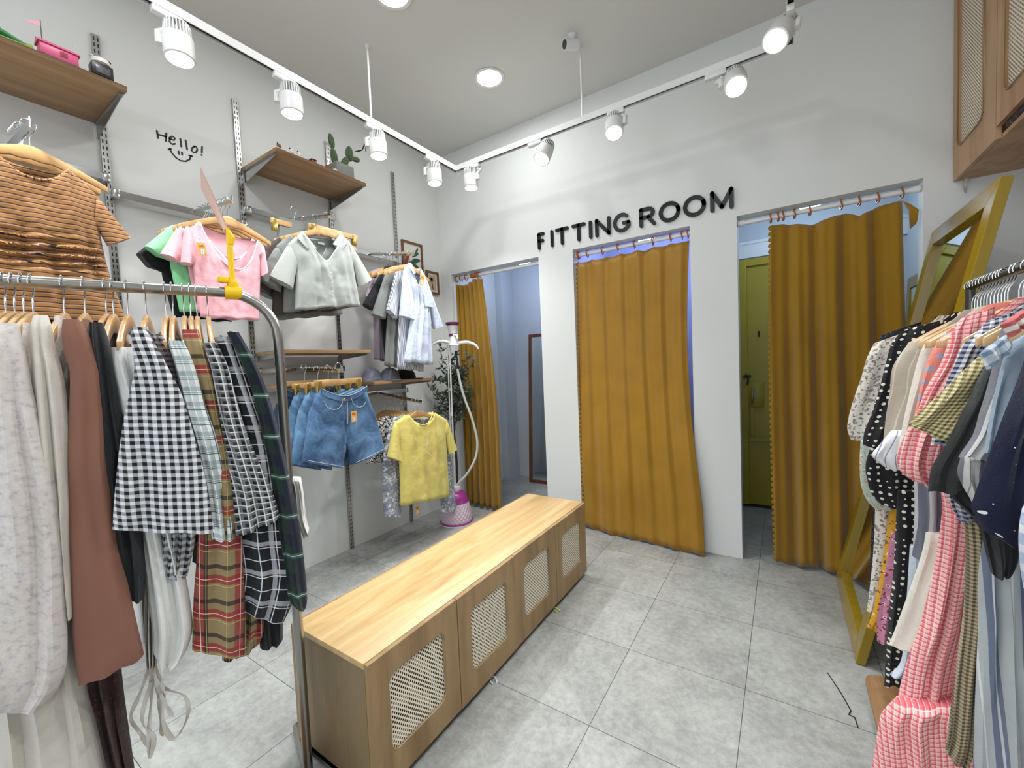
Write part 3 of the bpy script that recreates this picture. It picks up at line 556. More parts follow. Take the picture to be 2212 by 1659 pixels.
b = MB().box((XL, YB + .12, 2.78), (XW, YF, 2.88)); struct('ceiling_fitting', b, M['wallfit'])
b = MB().box((.30, YF - .03, 2.30), (1.46, YF, 2.42)); b.box((.30, YF - .045, 2.42), (1.46, YF, 2.445)); struct('trim_1', b, M['whitep'])

# yellow steel door at the rear of the third fitting room
b = MB().box((.305, YF - .03, .03), (1.20, YF, 2.28)); 
b.box((.305, YF - .06, .03), (.375, YF - .03, 2.28)); b.box((1.13, YF - .06, .03), (1.20, YF - .03, 2.28)); b.box((.375, YF - .06, 2.22), (1.13, YF - .03, 2.28))
b.box((.375, YF - .045, .62), (1.13, YF - .03, .66)); b.box((.39, YF - .045, .66), (.42, YF - .03, 1.0))
M['ydoor'] = m_plain('yellow_olive_enamel', (.34, .27, .01), .35, 0, .25, 3)
d = struct('door_1', b, M['ydoor'], bevel=.003)
b = MB().box((.37, YF - .05, .94), (.50, YF - .03, 1.17)); part('lock_plate', b, M['ydoor'], d, bevel=.003)
b = MB().tube([(.41, YF - .055, 1.12), (.415, YF - .075, 1.08), (.41, YF - .075, 1.0), (.405, YF - .055, .97)], .007); part('door_handle', b, M['steel'], d)
b = MB().box((.34, YF - .075, 1.21), (.40, YF - .04, 1.235)); b.tube([(.36, YF - .07, 1.25), (.38, YF - .09, 1.20), (.37, YF - .07, 1.15)], .006); part('latch', b, M['rubber'], d)
b = MB().box((.46, YF - .04, 1.58), (.475, YF - .028, 1.63)); part('door_viewer', b, M['rubber'], d)
b = MB().box((.30, YF - .02, 0), (1.46, YF, .03)); struct('dark_under_door', b, M['rubber'])  # black strip standing in for the dark gap beneath the door

# ------------------------------------------------------------------ generic garment tools
def lerp(a, b, t): return a + (b - a) * t
def catmull(rows, n):
    k = len(rows); out = []
    # resample by vertical distance
    for i in range(n):
        t = i / (n - 1) * (k - 1); j = min(int(t), k - 2); f = t - j
        p0, p1, p2, p3 = rows[max(j - 1, 0)], rows[j], rows[j + 1], rows[min(j + 2, k - 1)]
        out.append([.5 * (2 * b_ + (c - a) * f + (2 * a - 5 * b_ + 4 * c - d_) * f * f + (3 * b_ - a - 3 * c + d_) * f ** 3) for a, b_, c, d_ in zip(p0, p1, p2, p3)])
    return out
def drape_mb(key, nrm, folds=3, amp=.012, seed=0, n=30, mb=None):
    dep, rows = DATA['drape'][key]
    R_ = catmull(rows, n); nrm = V(nrm).normalized(); rng = random.Random(seed + len(key) * 13)
    ph = rng.uniform(0, 6); ph2 = rng.uniform(0, 6)
    mb = mb or MB(); grid = []; uvs = []; vv = 0; NF = 18; NB = 8
    prev = None
    for i, r in enumerate(R_):
        L = V(r[:3]); Rr = V(r[3:]); w = (Rr - L).length; c = (L + Rr) / 2
        if prev is not None: vv += (c - prev).length
        prev = c; v = i / (n - 1); ring = []
        e = min(1, .45 + v * 5) * (1 if v < .97 else .9)
        for j in range(NF):
            t = j / (NF - 1)
            bulge = (max(0, sin(pi * t))) ** .55
            off = dep * .5 * bulge * e
            win = min(1, 6 * t, 6 * (1 - t))
            a = amp * min(1, .25 + v * 1.5) * win
            off += a * sin(2 * pi * folds * t + ph + v * 1.7) + a * .6 * sin(2 * pi * folds * 1.7 * t + ph2 - v * 2.2)
            off += .012 * win * noise.noise(V((t * w * 14 + seed, vv * 7, seed * 1.3)))
            p = L.lerp(Rr, t) + nrm * off
            if i == n - 1: p.z += .003 * sin(4 * pi * t + ph)
            ring.append(p); uvs.append(((t - .5) * w, vv))
        for j in range(1, NB - 1):
            t = 1 - j / (NB - 1)
            off = -dep * .5 * (sin(pi * t)) ** .55 * e
            ring.append(L.lerp(Rr, t) + nrm * off); uvs.append(((t - .5) * w, vv))
        grid.append(ring)
    base = len(mb.v); m = len(grid[0])
    mb.grid(grid, close_u=True, uvs=uvs)
    mb.f.append(tuple(base + k for k in range(m))[::-1])
    mb.f.append(tuple(base + (n - 1) * m + k for k in range(m)))
    return mb

def ribbon(pts, wd, thick, nrm):
    """flat stroke with rounded ends, one prism per run; pts are 3d in a plane with normal nrm"""
    mb = MB(); nrm = V(nrm).normalized(); pts = [V(p) for p in pts]
    left = []; right = []
    n = len(pts)
    dirs = []
    for i in range(n):
        d = pts[min(i + 1, n - 1)] - pts[max(i - 1, 0)]; dirs.append(d.normalized())
    for i, p in enumerate(pts):
        s_ = nrm.cross(dirs[i]).normalized()
        left.append(p + s_ * wd / 2); right.append(p - s_ * wd / 2)
    cap1 = [pts[-1] + (dirs[-1] * sin(a) + nrm.cross(dirs[-1]) * cos(a)) * wd / 2 for a in [pi * k / 6 for k in range(1, 6)]]
    cap0 = [pts[0] - (dirs[0] * sin(a) + nrm.cross(dirs[0]) * cos(a)) * wd / 2 for a in [pi * k / 6 for k in range(1, 6)]]
    # build as quads front/back plus caps
    def layer(off):
        return [p + nrm * off for p in left], [p + nrm * off for p in right], [p + nrm * off for p in cap1], [p + nrm * off for p in cap0]
    loop0 = left + cap1 + right[::-1] + cap0
    N = len(loop0); a = loop0; b_ = [p + nrm * thick for p in loop0]
    fs = [(i, (i + 1) % N, N + (i + 1) % N, N + i) for i in range(N)]
    nl = n
    for lay in (0, N):
        for i in range(nl - 1):
            r0 = nl + 5 + (nl - 1 - i); r1 = r0 - 1
            fs.append((lay + i, lay + i + 1, lay + r1, lay + r0))
        fs.append(tuple(lay + x for x in ([nl - 1] + list(range(nl, nl + 5)) + [nl + 5])))
        fs.append(tuple(lay + x for x in ([nl + 5 + nl - 1] + list(range(2 * nl + 5, 2 * nl + 10)) + [0])))
    mb.add(a + b_, fs)
    return mb

# ------------------------------------------------------------------ hangers
def hanger_parts(width=.42, wood_=None, thick=.016, hookr=.021, drop=0, slim=.018):
    """returns (hook mesh, body mesh) in local axes: X width, Z up, origin in the middle of the hook"""
    h = MB(); pts = []
    for k in range(0, 15):
        a = radians(-35 + k * 16.8); pts.append((cos(a) * hookr, 0, sin(a) * hookr))
    pts = [(hookr * cos(radians(200 - k * 14)), 0, hookr * sin(radians(200 - k * 14))) for k in range(0, 16)]
    pts += [(.012, 0, -.026), (.003, 0, -.04), (0, 0, -.055), (0, 0, -.09)]
    h.tube(pts, .0018, 8)
    hk = h.mesh('hook', M['chrome'])
    b = MB(); n = 17; top = []; bot = []
    for i in range(n):
        u = -1 + 2 * i / (n - 1); x = u * width / 2
        zt = -.082 - (.085 + drop) * abs(u) ** 1.35 + .006 * (1 - abs(u)) ** 3
        hh = .042 - slim * abs(u) + (.010 if abs(u) < .25 else 0)
        top.append((x, -thick / 2 - .006 * abs(u) ** 2, zt)); bot.append((x, -thick / 2 - .006 * abs(u) ** 2, zt - hh))
    rows = [top, bot, [(x, y + thick, z) for x, y, z in bot], [(x, y + thick, z) for x, y, z in top]]
    rows = [[rows[k][i] for k in range(4)] for i in range(n)]
    base = 0
    b.grid([[V(p) for p in r] for r in rows], close_u=True)
    b.f.append((0, 1, 2, 3)); b.f.append(tuple((n - 1) * 4 + k for k in range(4))[::-1])
    bd = b.mesh('body', wood_ or M['hanger'], bevel=.003)
    return hk, bd
HK, BD = hanger_parts(.42, None, .012)
HK2, BD2 = hanger_parts(.40, M['hangerpale'], .011, .019, .018, .022)
def make_hanger(label, group, loc, rz, body=None, hook=None, tilt=0):
    r = thing('clothes_hanger', label, 'hanger', loc, group); r.rotation_euler = (tilt, 0, rz)
    link('hook', hook or HK, r); link('body', body or BD, r)
    return r

P0 = V((-.76, -.70)); HD = radians(21)
DV = V((sin(HD), cos(HD), 0)); NV = V((cos(HD), -sin(HD), 0))
def rackL(a, b_, z): return V((P0.x, P0.y, 0)) + DV * a + NV * b_ + V((0, 0, z))

# left foreground rack ------------------------------------------------
ZB = 1.69
root = thing('garment_rack', 'brushed steel tube rack with rounded corner holding long dresses and plaid shirts', 'clothes rack', (P0.x, P0.y, 0))
pts = [rackL(0, 0, .02), rackL(0, 0, .6), rackL(0, 0, 1.2), rackL(0, 0, ZB - .15)]
for k in range(1, 9):
    a = radians(k * 11.25); pts.append(rackL(-.14 + .14 * cos(a), 0, ZB - .14 + .14 * sin(a)))
Lb = -1.35
pts += [rackL(-.3, 0, ZB), rackL(-.7, 0, ZB), rackL(Lb + .14, 0, ZB)]
for k in range(1, 9):
    a = radians(90 + k * 11.25); pts.append(rackL(Lb + .14 + .14 * cos(a), 0, ZB - .14 + .14 * sin(a)))
pts += [rackL(Lb, 0, 1.2), rackL(Lb, 0, .02)]
frame = part('tube_frame', MB().tube(pts, .0155, 16), M['steel'], root)
part('foot_bar', MB().tube([rackL(0, -.25, .02), rackL(0, -.02, .02)], .0155, 14), M['steel'], root)
part('foot_bar', MB().tube([rackL(Lb, -.25, .02), rackL(Lb, .25, .02)], .0155, 14), M['steel'], root)
part('collar', MB().tube([rackL(0, 0, 1.455), rackL(0, 0, 1.465)], .0175, 16), M['steel'], root)

rzL = math.atan2(NV.y, NV.x)
first = None
for a in DATA['hooksL'] + [-.64, -.70, -.76, -.83, -.9]:
    if first is None:
        first = make_hanger('wooden hanger hooked over the steel tube of the rounded rack', 'wooden hangers on the rounded steel rack', rackL(a, 0, ZB), rzL + pi); h = first
    else:
        h = copy_tree(first)
    h.location = rackL(a, 0, ZB); h.rotation_euler = (0, 0, rzL + pi + random.uniform(-.012, .012))

# price card holder on the bar
a0 = DATA['clampL']
root = thing('price_card_holder', 'bright yellow plastic clip holder with an upright card on the steel rack', 'sign holder', rackL(a0, 0, ZB))
ring = MB()
R1 = []
for zz, (ri, ro) in ((-.02, (.0158, .020)), (.02, (.0158, .020))):
    pass
pts = [rackL(a0 - .022, 0, ZB), rackL(a0 + .022, 0, ZB)]
part('clamp', MB().tube(pts, .021, 20), m_plain('yellow_plastic', srgb(240, 196, 10), .35), root)
ym = bpy.data.materials['yellow_plastic']
b = MB().box(rackL(a0, 0, ZB) + V((-.014, -.012, .012)), rackL(a0, 0, ZB) + V((.014, .012, .040))); part('clamp_block', b, ym, root, bevel=.003)
b = MB().box(rackL(a0 - .035, 0, ZB) + V((-.006, -.003, .030)), rackL(a0 - .012, 0, ZB) + V((.006, .003, .048))); part('clamp_lever', b, ym, root, bevel=.002)
part('stem', MB().tube([rackL(a0, 0, ZB + .03), rackL(a0, 0, ZB + .155)], .0085, 12), ym, root)
b = MB().tube([rackL(a0, 0, ZB + .15), rackL(a0 + .004, 0, ZB + .172), rackL(a0 - .004, 0, ZB + .20)], .012, 8, rad=[.010, .013, .004]); part('clip', b, ym, root)
b = MB().prism([rackL(a0 - .012, .004, ZB + .185), rackL(a0 + .010, -.006, ZB + .165), rackL(a0 - .03, -.02, ZB + .30), rackL(a0 - .06, -.03, ZB + .39), rackL(a0 - .062, -.03, ZB + .32)], NV * .0012)
part('card', b, m_plain('pink_card', srgb(200, 166, 154), .3), root, smooth=False)

# garments on the left rack -------------------------------------------
def body_slab(mb, a, bi, bo, zt, zb, th=.016, seed=0):
    """the part of a shirt that runs along its hanger, away from the viewer's side"""
    rows = []; uvs = []
    for i in range(9):
        v = i / 8; z = lerp(zt, zb, v); ring = []
        spread = lerp(.55, 1, min(1, v * 5))
        bm_ = (bi + bo) / 2; hw_ = (bo - bi) / 2 * spread
        for k in range(14):
            an = 2 * pi * k / 14
            ring.append(rackL(a + sin(an) * th * (.6 + .4 * v) + .003 * sin(an * 3 + seed + v * 3), bm_ + cos(an) * hw_, z)); uvs.append((cos(an) * hw_, (1 - v) * (zt - zb)))
        rows.append(ring)
    base = len(mb.v); mb.grid(rows, close_u=True, uvs=uvs)
    mb.f.append(tuple(base + k for k in range(14))); mb.f.append(tuple(base + 8 * 14 + k for k in range(14)))
    return mb
def garL(name, label, cat, keys, mats, names, folds=3, amp=.010, slab=True, group=None):
    rows = DATA['drape'][keys[0]][1]
    c = (V(rows[0][:3]) + V(rows[0][3:])) / 2; rel = c - V((P0.x, P0.y, 0)); a = rel.dot(DV); bb = rel.dot(NV)
    top = rackL(a, 0, ZB - .1)
    root = thing(name, label, cat, top, group)
    for i, k in enumerate(keys):
        mb = drape_mb(k, NV, folds if i == 0 else 4, amp, seed=hash_(k))
        if i == 0 and slab:
            zb = min(DATA['drape'][kk][1][-1][2] for kk in keys) + .05
            body_slab(mb, a, -.19, bb - .03, c.z + .015, zb, .0065)
        o = part(names[i], mb, F[mats[i]], root)
    return root
def hash_(k): return sum(ord(c) * (i + 1) for i, c in enumerate(k)) % 97

g = garL('maxi_dress', 'sheer white speckled long dress, outermost at the left end of the steel rack', 'dress', ['L_floral', 'L_floral_skirt'], ['sheerfloral', 'offwhite'], ['sleeve', 'skirt'], 2, .008)
g = garL('linen_shirt', 'cream linen shirt hanging between the sheer white dress and the rust brown dress', 'shirt', ['L_cream'], ['cream'], ['sleeve'], 2, .008)
g = garL('maxi_dress', 'plain rust brown long sleeved dress on the steel rack', 'dress', ['L_brown'], ['rust'], ['sleeve'], 1.2, .004)
g = garL('maxi_dress', 'crinkled dark maroon skirt hem hanging low behind the rust brown dress', 'dress', ['L_maroon'], ['maroon'], ['skirt'], 4, .012, slab=False)
g = garL('cotton_shirt', 'plain black shirt squeezed between rust brown dress and white tie blouse', 'shirt', ['L_black'], ['blk'], ['sleeve'], 2, .008)
g = garL('tie_blouse', 'white blouse with long dangling ties at its hem', 'blouse', ['L_white', 'L_white_inner'], ['white', 'cream'], ['sleeve', 'front'], 2, .014)
tie = MB()
def strap(pts, wd):
    mb = MB(); P_ = catmull([list(p) for p in pts], 26); rows = []; uvs = []
    for i, p in enumerate(P_):
        p = V(p); d = (V(P_[min(i + 1, 25)]) - V(P_[max(i - 1, 0)])).normalized()
        s_ = d.cross(NV).normalized() * wd / 2 * (.75 + .25 * sin(i * .9)) + NV * .004 * sin(i * .7)
        rows.append([p - s_, p + s_, p + s_ - NV * .0015, p - s_ - NV * .0015]); uvs += [(0, i * .01)] * 4
    mb.grid(rows, close_u=True, uvs=uvs); return mb
tb = V(DATA['drape']['L_white_inner'][1][-1][:3]) * .5 + V(DATA['drape']['L_white_inner'][1][-1][3:]) * .5
def rel(da, dz, db=0): return tb + DV * da + V((0, 0, dz)) + NV * db
for pts in ([rel(0, .01), rel(-.03, -.07), rel(-.05, -.12), rel(-.035, -.17), rel(-.02, -.22)],
            [rel(0, .01), rel(.015, -.07), rel(.06, -.12), rel(.062, -.18), rel(.03, -.225), rel(.012, -.16, .006), rel(.018, -.08, .008), rel(.0, .0, .008)],
            [rel(0, .01, .004), rel(-.008, -.09), rel(-.015, -.16, .01), rel(-.02, -.24, .01), rel(-.008, -.19, .012), rel(-.028, -.13, .012), rel(-.004, -.04, .012)],
            [rel(0, .01, .006), rel(.012, -.08, .01), rel(.032, -.155, .012)],
            [rel(0, .01, -.006), rel(.006, -.1, -.01), rel(.006, -.21, -.01)]):
    part('tie', strap(pts, .011), F['cream'], g)
g = garL('gingham_shirt', 'black and white gingham shirt with a wide hanging sleeve', 'shirt', ['L_gingham', 'L_gingham_tail'], ['gingham', 'gingham'], ['sleeve', 'shirt_tail'], 1.5, .007)
g = garL('gingham_shirt', 'small dark plum checked shirt mostly hidden behind the black gingham one', 'shirt', ['L_darkcheck'], ['gingham2'], ['sleeve'], 2, .006)
g = garL('plaid_shirt', 'pale blue and white plaid shirt with grey body', 'shirt', ['L_lightplaid', 'L_lightplaid_body'], ['light', 'greylight'], ['sleeve', 'front'], 2, .006)
g = garL('plaid_shirt', 'tan and red tartan shirt hanging lowest among the plaid shirts', 'shirt', ['L_redplaid', 'L_redplaid_back'], ['red', 'red'], ['sleeve', 'front'], 1.5, .007)
g = garL('plaid_shirt', 'fine black and white checked shirt with cuffed sleeve', 'shirt', ['L_finecheck'], ['fine'], ['sleeve'], 2, .007)
g = garL('plaid_shirt', 'black and grey large plaid shirt below the fine checked sleeve', 'shirt', ['L_greyplaid'], ['grey'], ['sleeve'], 1.6, .008)
g = garL('cotton_shirt', 'black shirt hem peeking under the grey plaid shirt', 'shirt', ['L_darkhem'], ['blk'], ['hem'], 2, .006, slab=False)
g = garL('plaid_shirt', 'dark green and navy plaid shirt next to the rack post', 'shirt', ['L_greenplaid'], ['green'], ['sleeve'], 1.3, .006)
g = garL('cotton_shirt', 'white shirt sleeve poking out behind the rack post', 'shirt', ['L_whitesleeve'], ['white'], ['sleeve'], 2, .006, slab=False)

# ------------------------------------------------------------------ right rack
XR, ZR = 1.19, 1.625
root = thing('garment_rack', 'dark steel clothes rail beside the leaning mirror packed with patterned dresses', 'clothes rack', (XR, -.1, 0))
M['dsteel'] = m_plain('dark_steel', (.10, .095, .09), .3, 1)
part('rail', MB().tube([(XR, -.95, ZR), (XR, .63, ZR)], .0125, 14), M['dsteel'], root)
for y in (.63, -.95):
    part('upright', MB().tube([(XR, y, .0), (XR, y, ZR + .012)], .0125, 12), M['dsteel'], root)
    part('foot_bar', MB().tube([(XR - .20, y, .135), (XR + .22, y, .135)], .012, 12), M['steel'], root)
b = MB()
poly = []
for cx, cy, a0_ in ((.955, .585, 90), (1.38, .585, 0), (1.38, -.90, -90), (.955, -.90, 180)):
    for k in range(6):
        a = radians(a0_ + k * 18 if a0_ != 90 else 90 + k * 18)
        poly.append((cx + .05 * cos(a), cy + .05 * sin(a)))
poly = []
for cx, cy, s0 in ((1.38, .585, 0), (.955, .585, 90), (.955, -.90, 180), (1.38, -.90, 270)):
    for k in range(6): a = radians(s0 + k * 18); poly.append((cx + .05 * cos(a), cy + .05 * sin(a), .125))
b.prism(poly, (0, 0, .022)); part('base_board', b, wood('oak_base_board', srgb(128, 94, 60), srgb(158, 120, 82), srgb(176, 140, 100), 'Y', .5), root, bevel=.002)
first = None
for i, y in enumerate([h_ for h_ in DATA['hooksR'] if h_ > .37] + [.345, .365, .255, .278, .165, .188, .21, .062, .085, .105, .015, -.085, -.16, -.205, -.27, -.31, -.405, -.5, -.57, -.64]):
    if first is None:
        first = make_hanger('pale wooden hanger on the packed rail beside the leaning mirror', 'pale wooden hangers on the packed rail', (XR, y, ZR), 0, BD2, HK2); h = first
    else: h = copy_tree(first)
    h.location = (XR, y, ZR); h.rotation_euler = (0, 0, random.uniform(-.03, .03))

def slabR(mb, y, zb, x0=1.02, th=.014):
    rows = []; uvs = []
    for i in range(9):
        v = i / 8; z = lerp(1.49, zb, v) if i else 1.53
        w0, w1 = (1.10, 1.28) if i == 0 else (x0, 1.39)
        ring = []
        for k in range(14):
            an = 2 * pi * k / 14; ring.append(V(((w0 + w1) / 2 + cos(an) * (w1 - w0) / 2, y + sin(an) * th, z))); uvs.append((cos(an) * .18, z))
        rows.append(ring)
    base = len(mb.v); mb.grid(rows, close_u=True, uvs=uvs)
    mb.f.append(tuple(base + k for k in range(14))); mb.f.append(tuple(base + 8 * 14 + k for k in range(14)))
def garR(name, label, cat, keys, mats, names, folds=2, amp=.006, slab=True):
    rows = DATA['drape'][keys[0]][1]; y = rows[0][1]
    root = thing(name, label, cat, (XR, y, ZR - .09))
    for i, k in enumerate(keys):
        mb = drape_mb(k, (0, -1, 0), folds, amp, seed=hash_(k))
        if i == 0 and slab: slabR(mb, y, min(rows[-1][2], rows[-1][5]) + .04, 1.02, .010)
        part(names[i], mb, F[mats[i]], root)
    return root
garR('lace_dress', 'black lace dress, farthest garment on the packed rail', 'dress', ['R_blacklace'], ['lace'], ['bodice'])
garR('floral_dress', 'white and grey floral dress with puffed sleeve near the mirror', 'dress', ['R_floral', 'R_floral_skirt'], ['wfloral', 'wfloral'], ['sleeve', 'skirt'])
garR('floral_dress', 'pale green floral dress with rounded hem beside the black dotted one', 'dress', ['R_greenfloral'], ['gfloral'], ['hem'], slab=False)
garR('floral_dress', 'mustard yellow floral dress skirt hanging by the mirror base', 'dress', ['R_yellowfloral'], ['yfloral'], ['skirt'], slab=False)
garR('floral_dress', 'mauve pink floral dress skirt beside the mustard one', 'dress', ['R_pinkfloral'], ['pfloral'], ['skirt'], slab=False)
garR('dotted_dress', 'black dress with white polka dots', 'dress', ['R_blackdot', 'R_blackdot_body', 'R_blackdot_skirt'], ['bdot'] * 3, ['sleeve', 'frill', 'skirt'])
garR('sheer_blouse', 'sheer beige blouse with pale stripes beside the polka dot dress', 'blouse', ['R_beige'], ['beige'], ['sleeve'])
garR('cotton_shirt', 'white shirt cuff with thin blue stripes near the polka dots', 'shirt', ['R_bluestripecuff'], ['cuffstripe'], ['cuff'], slab=False)
garR('cotton_blouse', 'ivory white blouse next to the coral dotted top', 'blouse', ['R_cream'], ['rcream'], ['sleeve'])
garR('striped_dress', 'sky blue striped dress low behind the white tiered skirt', 'dress', ['R_bluestripe_low'], ['lstripe'], ['skirt'], slab=False)
garR('dotted_blouse', 'coral top with pale blue dots', 'top', ['R_coral'], ['coral'], ['sleeve'])
garR('striped_dress', 'slate grey vertically striped skirt beside the red gingham dress', 'dress', ['R_palestripe'], ['nstripe'], ['skirt'], slab=False)
garR('tiered_skirt', 'white tiered cotton skirt left of the red gingham dress', 'skirt', ['R_tiered'], ['rcream'], ['skirt'], slab=False)
garR('gingham_dress', 'long red and pink gingham dress with ruffled hem', 'dress', ['R_redgingham', 'R_redgingham_skirt', 'R_redgingham_ruffle'], ['rging'] * 3, ['sleeve', 'skirt', 'ruffle'], 3, .010)
garR('gingham_blouse', 'navy blue and white gingham blouse behind the olive checked one', 'blouse', ['R_navygingham', 'R_navyhem'], ['nging'] * 2, ['sleeve', 'hem'])
garR('checked_dress', 'olive and cream small checked dress with a long brownish skirt', 'dress', ['R_olive', 'R_olive_skirt'], ['olive', 'oliveb'], ['sleeve', 'skirt'], 2, .005)
garR('striped_dress', 'blue grey wide striped long dress at the frame edge', 'dress', ['R_widestripe'], ['wide'], ['skirt'], 4, .012, slab=False)
garR('jersey_top', 'plain black long sleeved top between olive check and grey stripes', 'top', ['R_black', 'R_black_body'], ['darkgrey', 'blk'], ['sleeve', 'hem'])
garR('striped_shirt', 'grey and white striped shirt with rolled up cuff', 'shirt', ['R_greystripe', 'R_greystripe_roll'], ['gstripe', 'gstripe'], ['sleeve', 'rolled_cuff'])
garR('denim_shirt', 'light chambray shirt sleeve beside the grey striped shirt', 'shirt', ['R_denim'], ['chambray'], ['sleeve'])
garR('checked_shirt', 'short blue and white checked sleeve cuff above the olive check', 'shirt', ['R_bluecuff'], ['bcuff'], ['cuff'], slab=False)
garR('striped_shirt', 'red and white striped sleeve cuff high on the packed rail', 'top', ['R_redcuff'], ['rcuff'], ['cuff'], slab=False)
garR('dotted_dress', 'navy dress with scattered white flecks', 'dress', ['R_navyfleck'], ['fleck'], ['sleeve'], 2, .008)
garR('checked_shirt', 'washed blue sleeve with smocking at the right frame edge', 'shirt', ['R_whitebluesleeve'], ['bwash'], ['sleeve'], slab=False)
# ------------------------------------------------------------------ wall rail system on the left wall
ups = [(-1.362, 'slotted steel wall upright at the far left behind the striped top'),
       (-.722, 'slotted steel wall upright between the high toy shelf and the Hello lettering'),
       (-.076, 'slotted steel wall upright right of the Hello lettering'),
       (.567, 'slotted steel wall upright behind the cactus shelf'),
       (1.208, 'slotted steel wall upright beside the two framed pictures')]
for y, lab in ups:
    o = solo('slotted_upright', lab, 'wall rail', MB().box((XL, y - .0155, .0), (XL + .014, y + .0155, 3.2)), M['upright'], (XL, y, 0), 'slotted uprights on the left wall', smooth=False)

def hbar(y0, y1, z, lab, x=-2.235):
    r = thing('crossbar', lab, 'wall rail', (x, (y0 + y1) / 2, z), 'chrome crossbars on the left wall')
    part('bar', MB().box((x - .008, y0 + .01, z - .016), (x + .008, y1 - .01, z + .016)), M['chrome'], r, smooth=False)
    for y in (y0, y1):
        s_ = 1 if y == y0 else -1
        part('socket', MB().box((XL + .012, y + s_ * .016 - .014, z - .024), (x + .014, y + s_ * .016 + .014, z + .020)), M['chrome'], r, bevel=.003)
hbar(-1.362, -.722, 2.47, 'chrome crossbar behind the brown striped top')
hbar(-.722, -.076, 2.40, 'chrome crossbar under the Hello lettering')
hbar(-.076, .567, 2.50, 'chrome crossbar under the cactus shelf')
hbar(.567, 1.208, 2.40, 'chrome crossbar above the black and pale blue shirts')
hbar(-.076, .567, 1.455, 'chrome crossbar above the denim shorts')
hbar(.567, 1.208, 1.235, 'chrome crossbar above the yellow shirt')
D = DATA['ff']
def arm(y, z0, end, lab, n_notch=9):
    r = thing('display_arm', lab, 'wall rail', (-2.235, y, z0), 'faceout arms on the crossbars')
    a = V((-2.235, y, z0)); e = V(end) + V((.035, 0, -.004)); d = (e - a)
    part('arm_bar', MB().tube([a, a + d * .5, e], .0125, 4), M['chrome'], r, smooth=False)
    part('end_peg', MB().tube([e + V((0, 0, -.012)), e + V((0, 0, .028))], .005, 8), M['chrome'], r)
    for k in range(n_notch):
        p = a + d * (.15 + .8 * k / n_notch); part('peg', MB().tube([p, p + V((0, 0, .022))], .0022, 6), M['chrome'], r)
arm(D['striped']['hook'][0], 2.47, (-1.74, D['striped']['hook'][0], D['striped']['hook'][1] - .02), 'chrome display arm holding the brown striped top')
arm(D['pink']['hook'][0], 2.40, (-1.78, D['pink']['hook'][0], D['pink']['hook'][1] - .02), 'chrome display arm holding the pink tops')
arm(D['grey']['hook'][0], 2.50, (-1.78, D['grey']['hook'][0], D['grey']['hook'][1] - .02), 'chrome display arm holding the grey shirts')
arm(D['blue']['hook'][0], 2.40, (-1.76, D['blue']['hook'][0], D['blue']['hook'][1] - .02), 'chrome display arm holding the pale blue shirts')
arm(DATA['shorts']['hook'][0], 1.455, (-1.73, DATA['shorts']['hook'][0], DATA['shorts']['hook'][1]), 'chrome display arm holding the denim shorts')
arm(D['yellow']['hook'][0], 1.235, (-1.73, D['yellow']['hook'][0], D['yellow']['hook'][1] - .02), 'chrome display arm holding the yellow shirt')

def shelf(y0, y1, z, xf, lab, brk=True, th=.022):
    BD_ = .075 if z > 2 else .04
    r = thing('wall_shelf', lab, 'shelf', (XL, (y0 + y1) / 2, z))
    part('board', MB().box((XL + .016, y0, z), (xf, y1, z + th)), M['shelf'], r, bevel=.002)
    if brk:
        for y in (y0 + .012, y1 - .012):
            b = MB().prism([(XL + .012, y - .0015, z - BD_), (XL + .05, y - .0015, z - BD_ + .005), (xf - .03, y - .0015, z - .012), (xf - .03, y - .0015, z), (XL + .012, y - .0015, z)], (0, .003, 0))
            b.box((XL + .012, y - .009, z - .004), (xf - .03, y + .009, z - .0005))
            part('bracket', b, M['slotsteel'], r, smooth=False)
shelf(-1.36, -.735, 2.742, -1.835, 'high oak shelf with toy figures at the upper left')
shelf(-.062, .575, 2.755, -1.855, 'oak shelf on the left wall carrying the cactus planter')
shelf(-.06, .575, 1.556, -1.91, 'oak shelf just above the row of shorts hangers')
shelf(.582, 1.215, 1.318, -1.90, 'low oak shelf carrying the grey caps')
shelf(-.06, .50, 1.336, -2.02, 'short oak shelf behind the denim shorts')

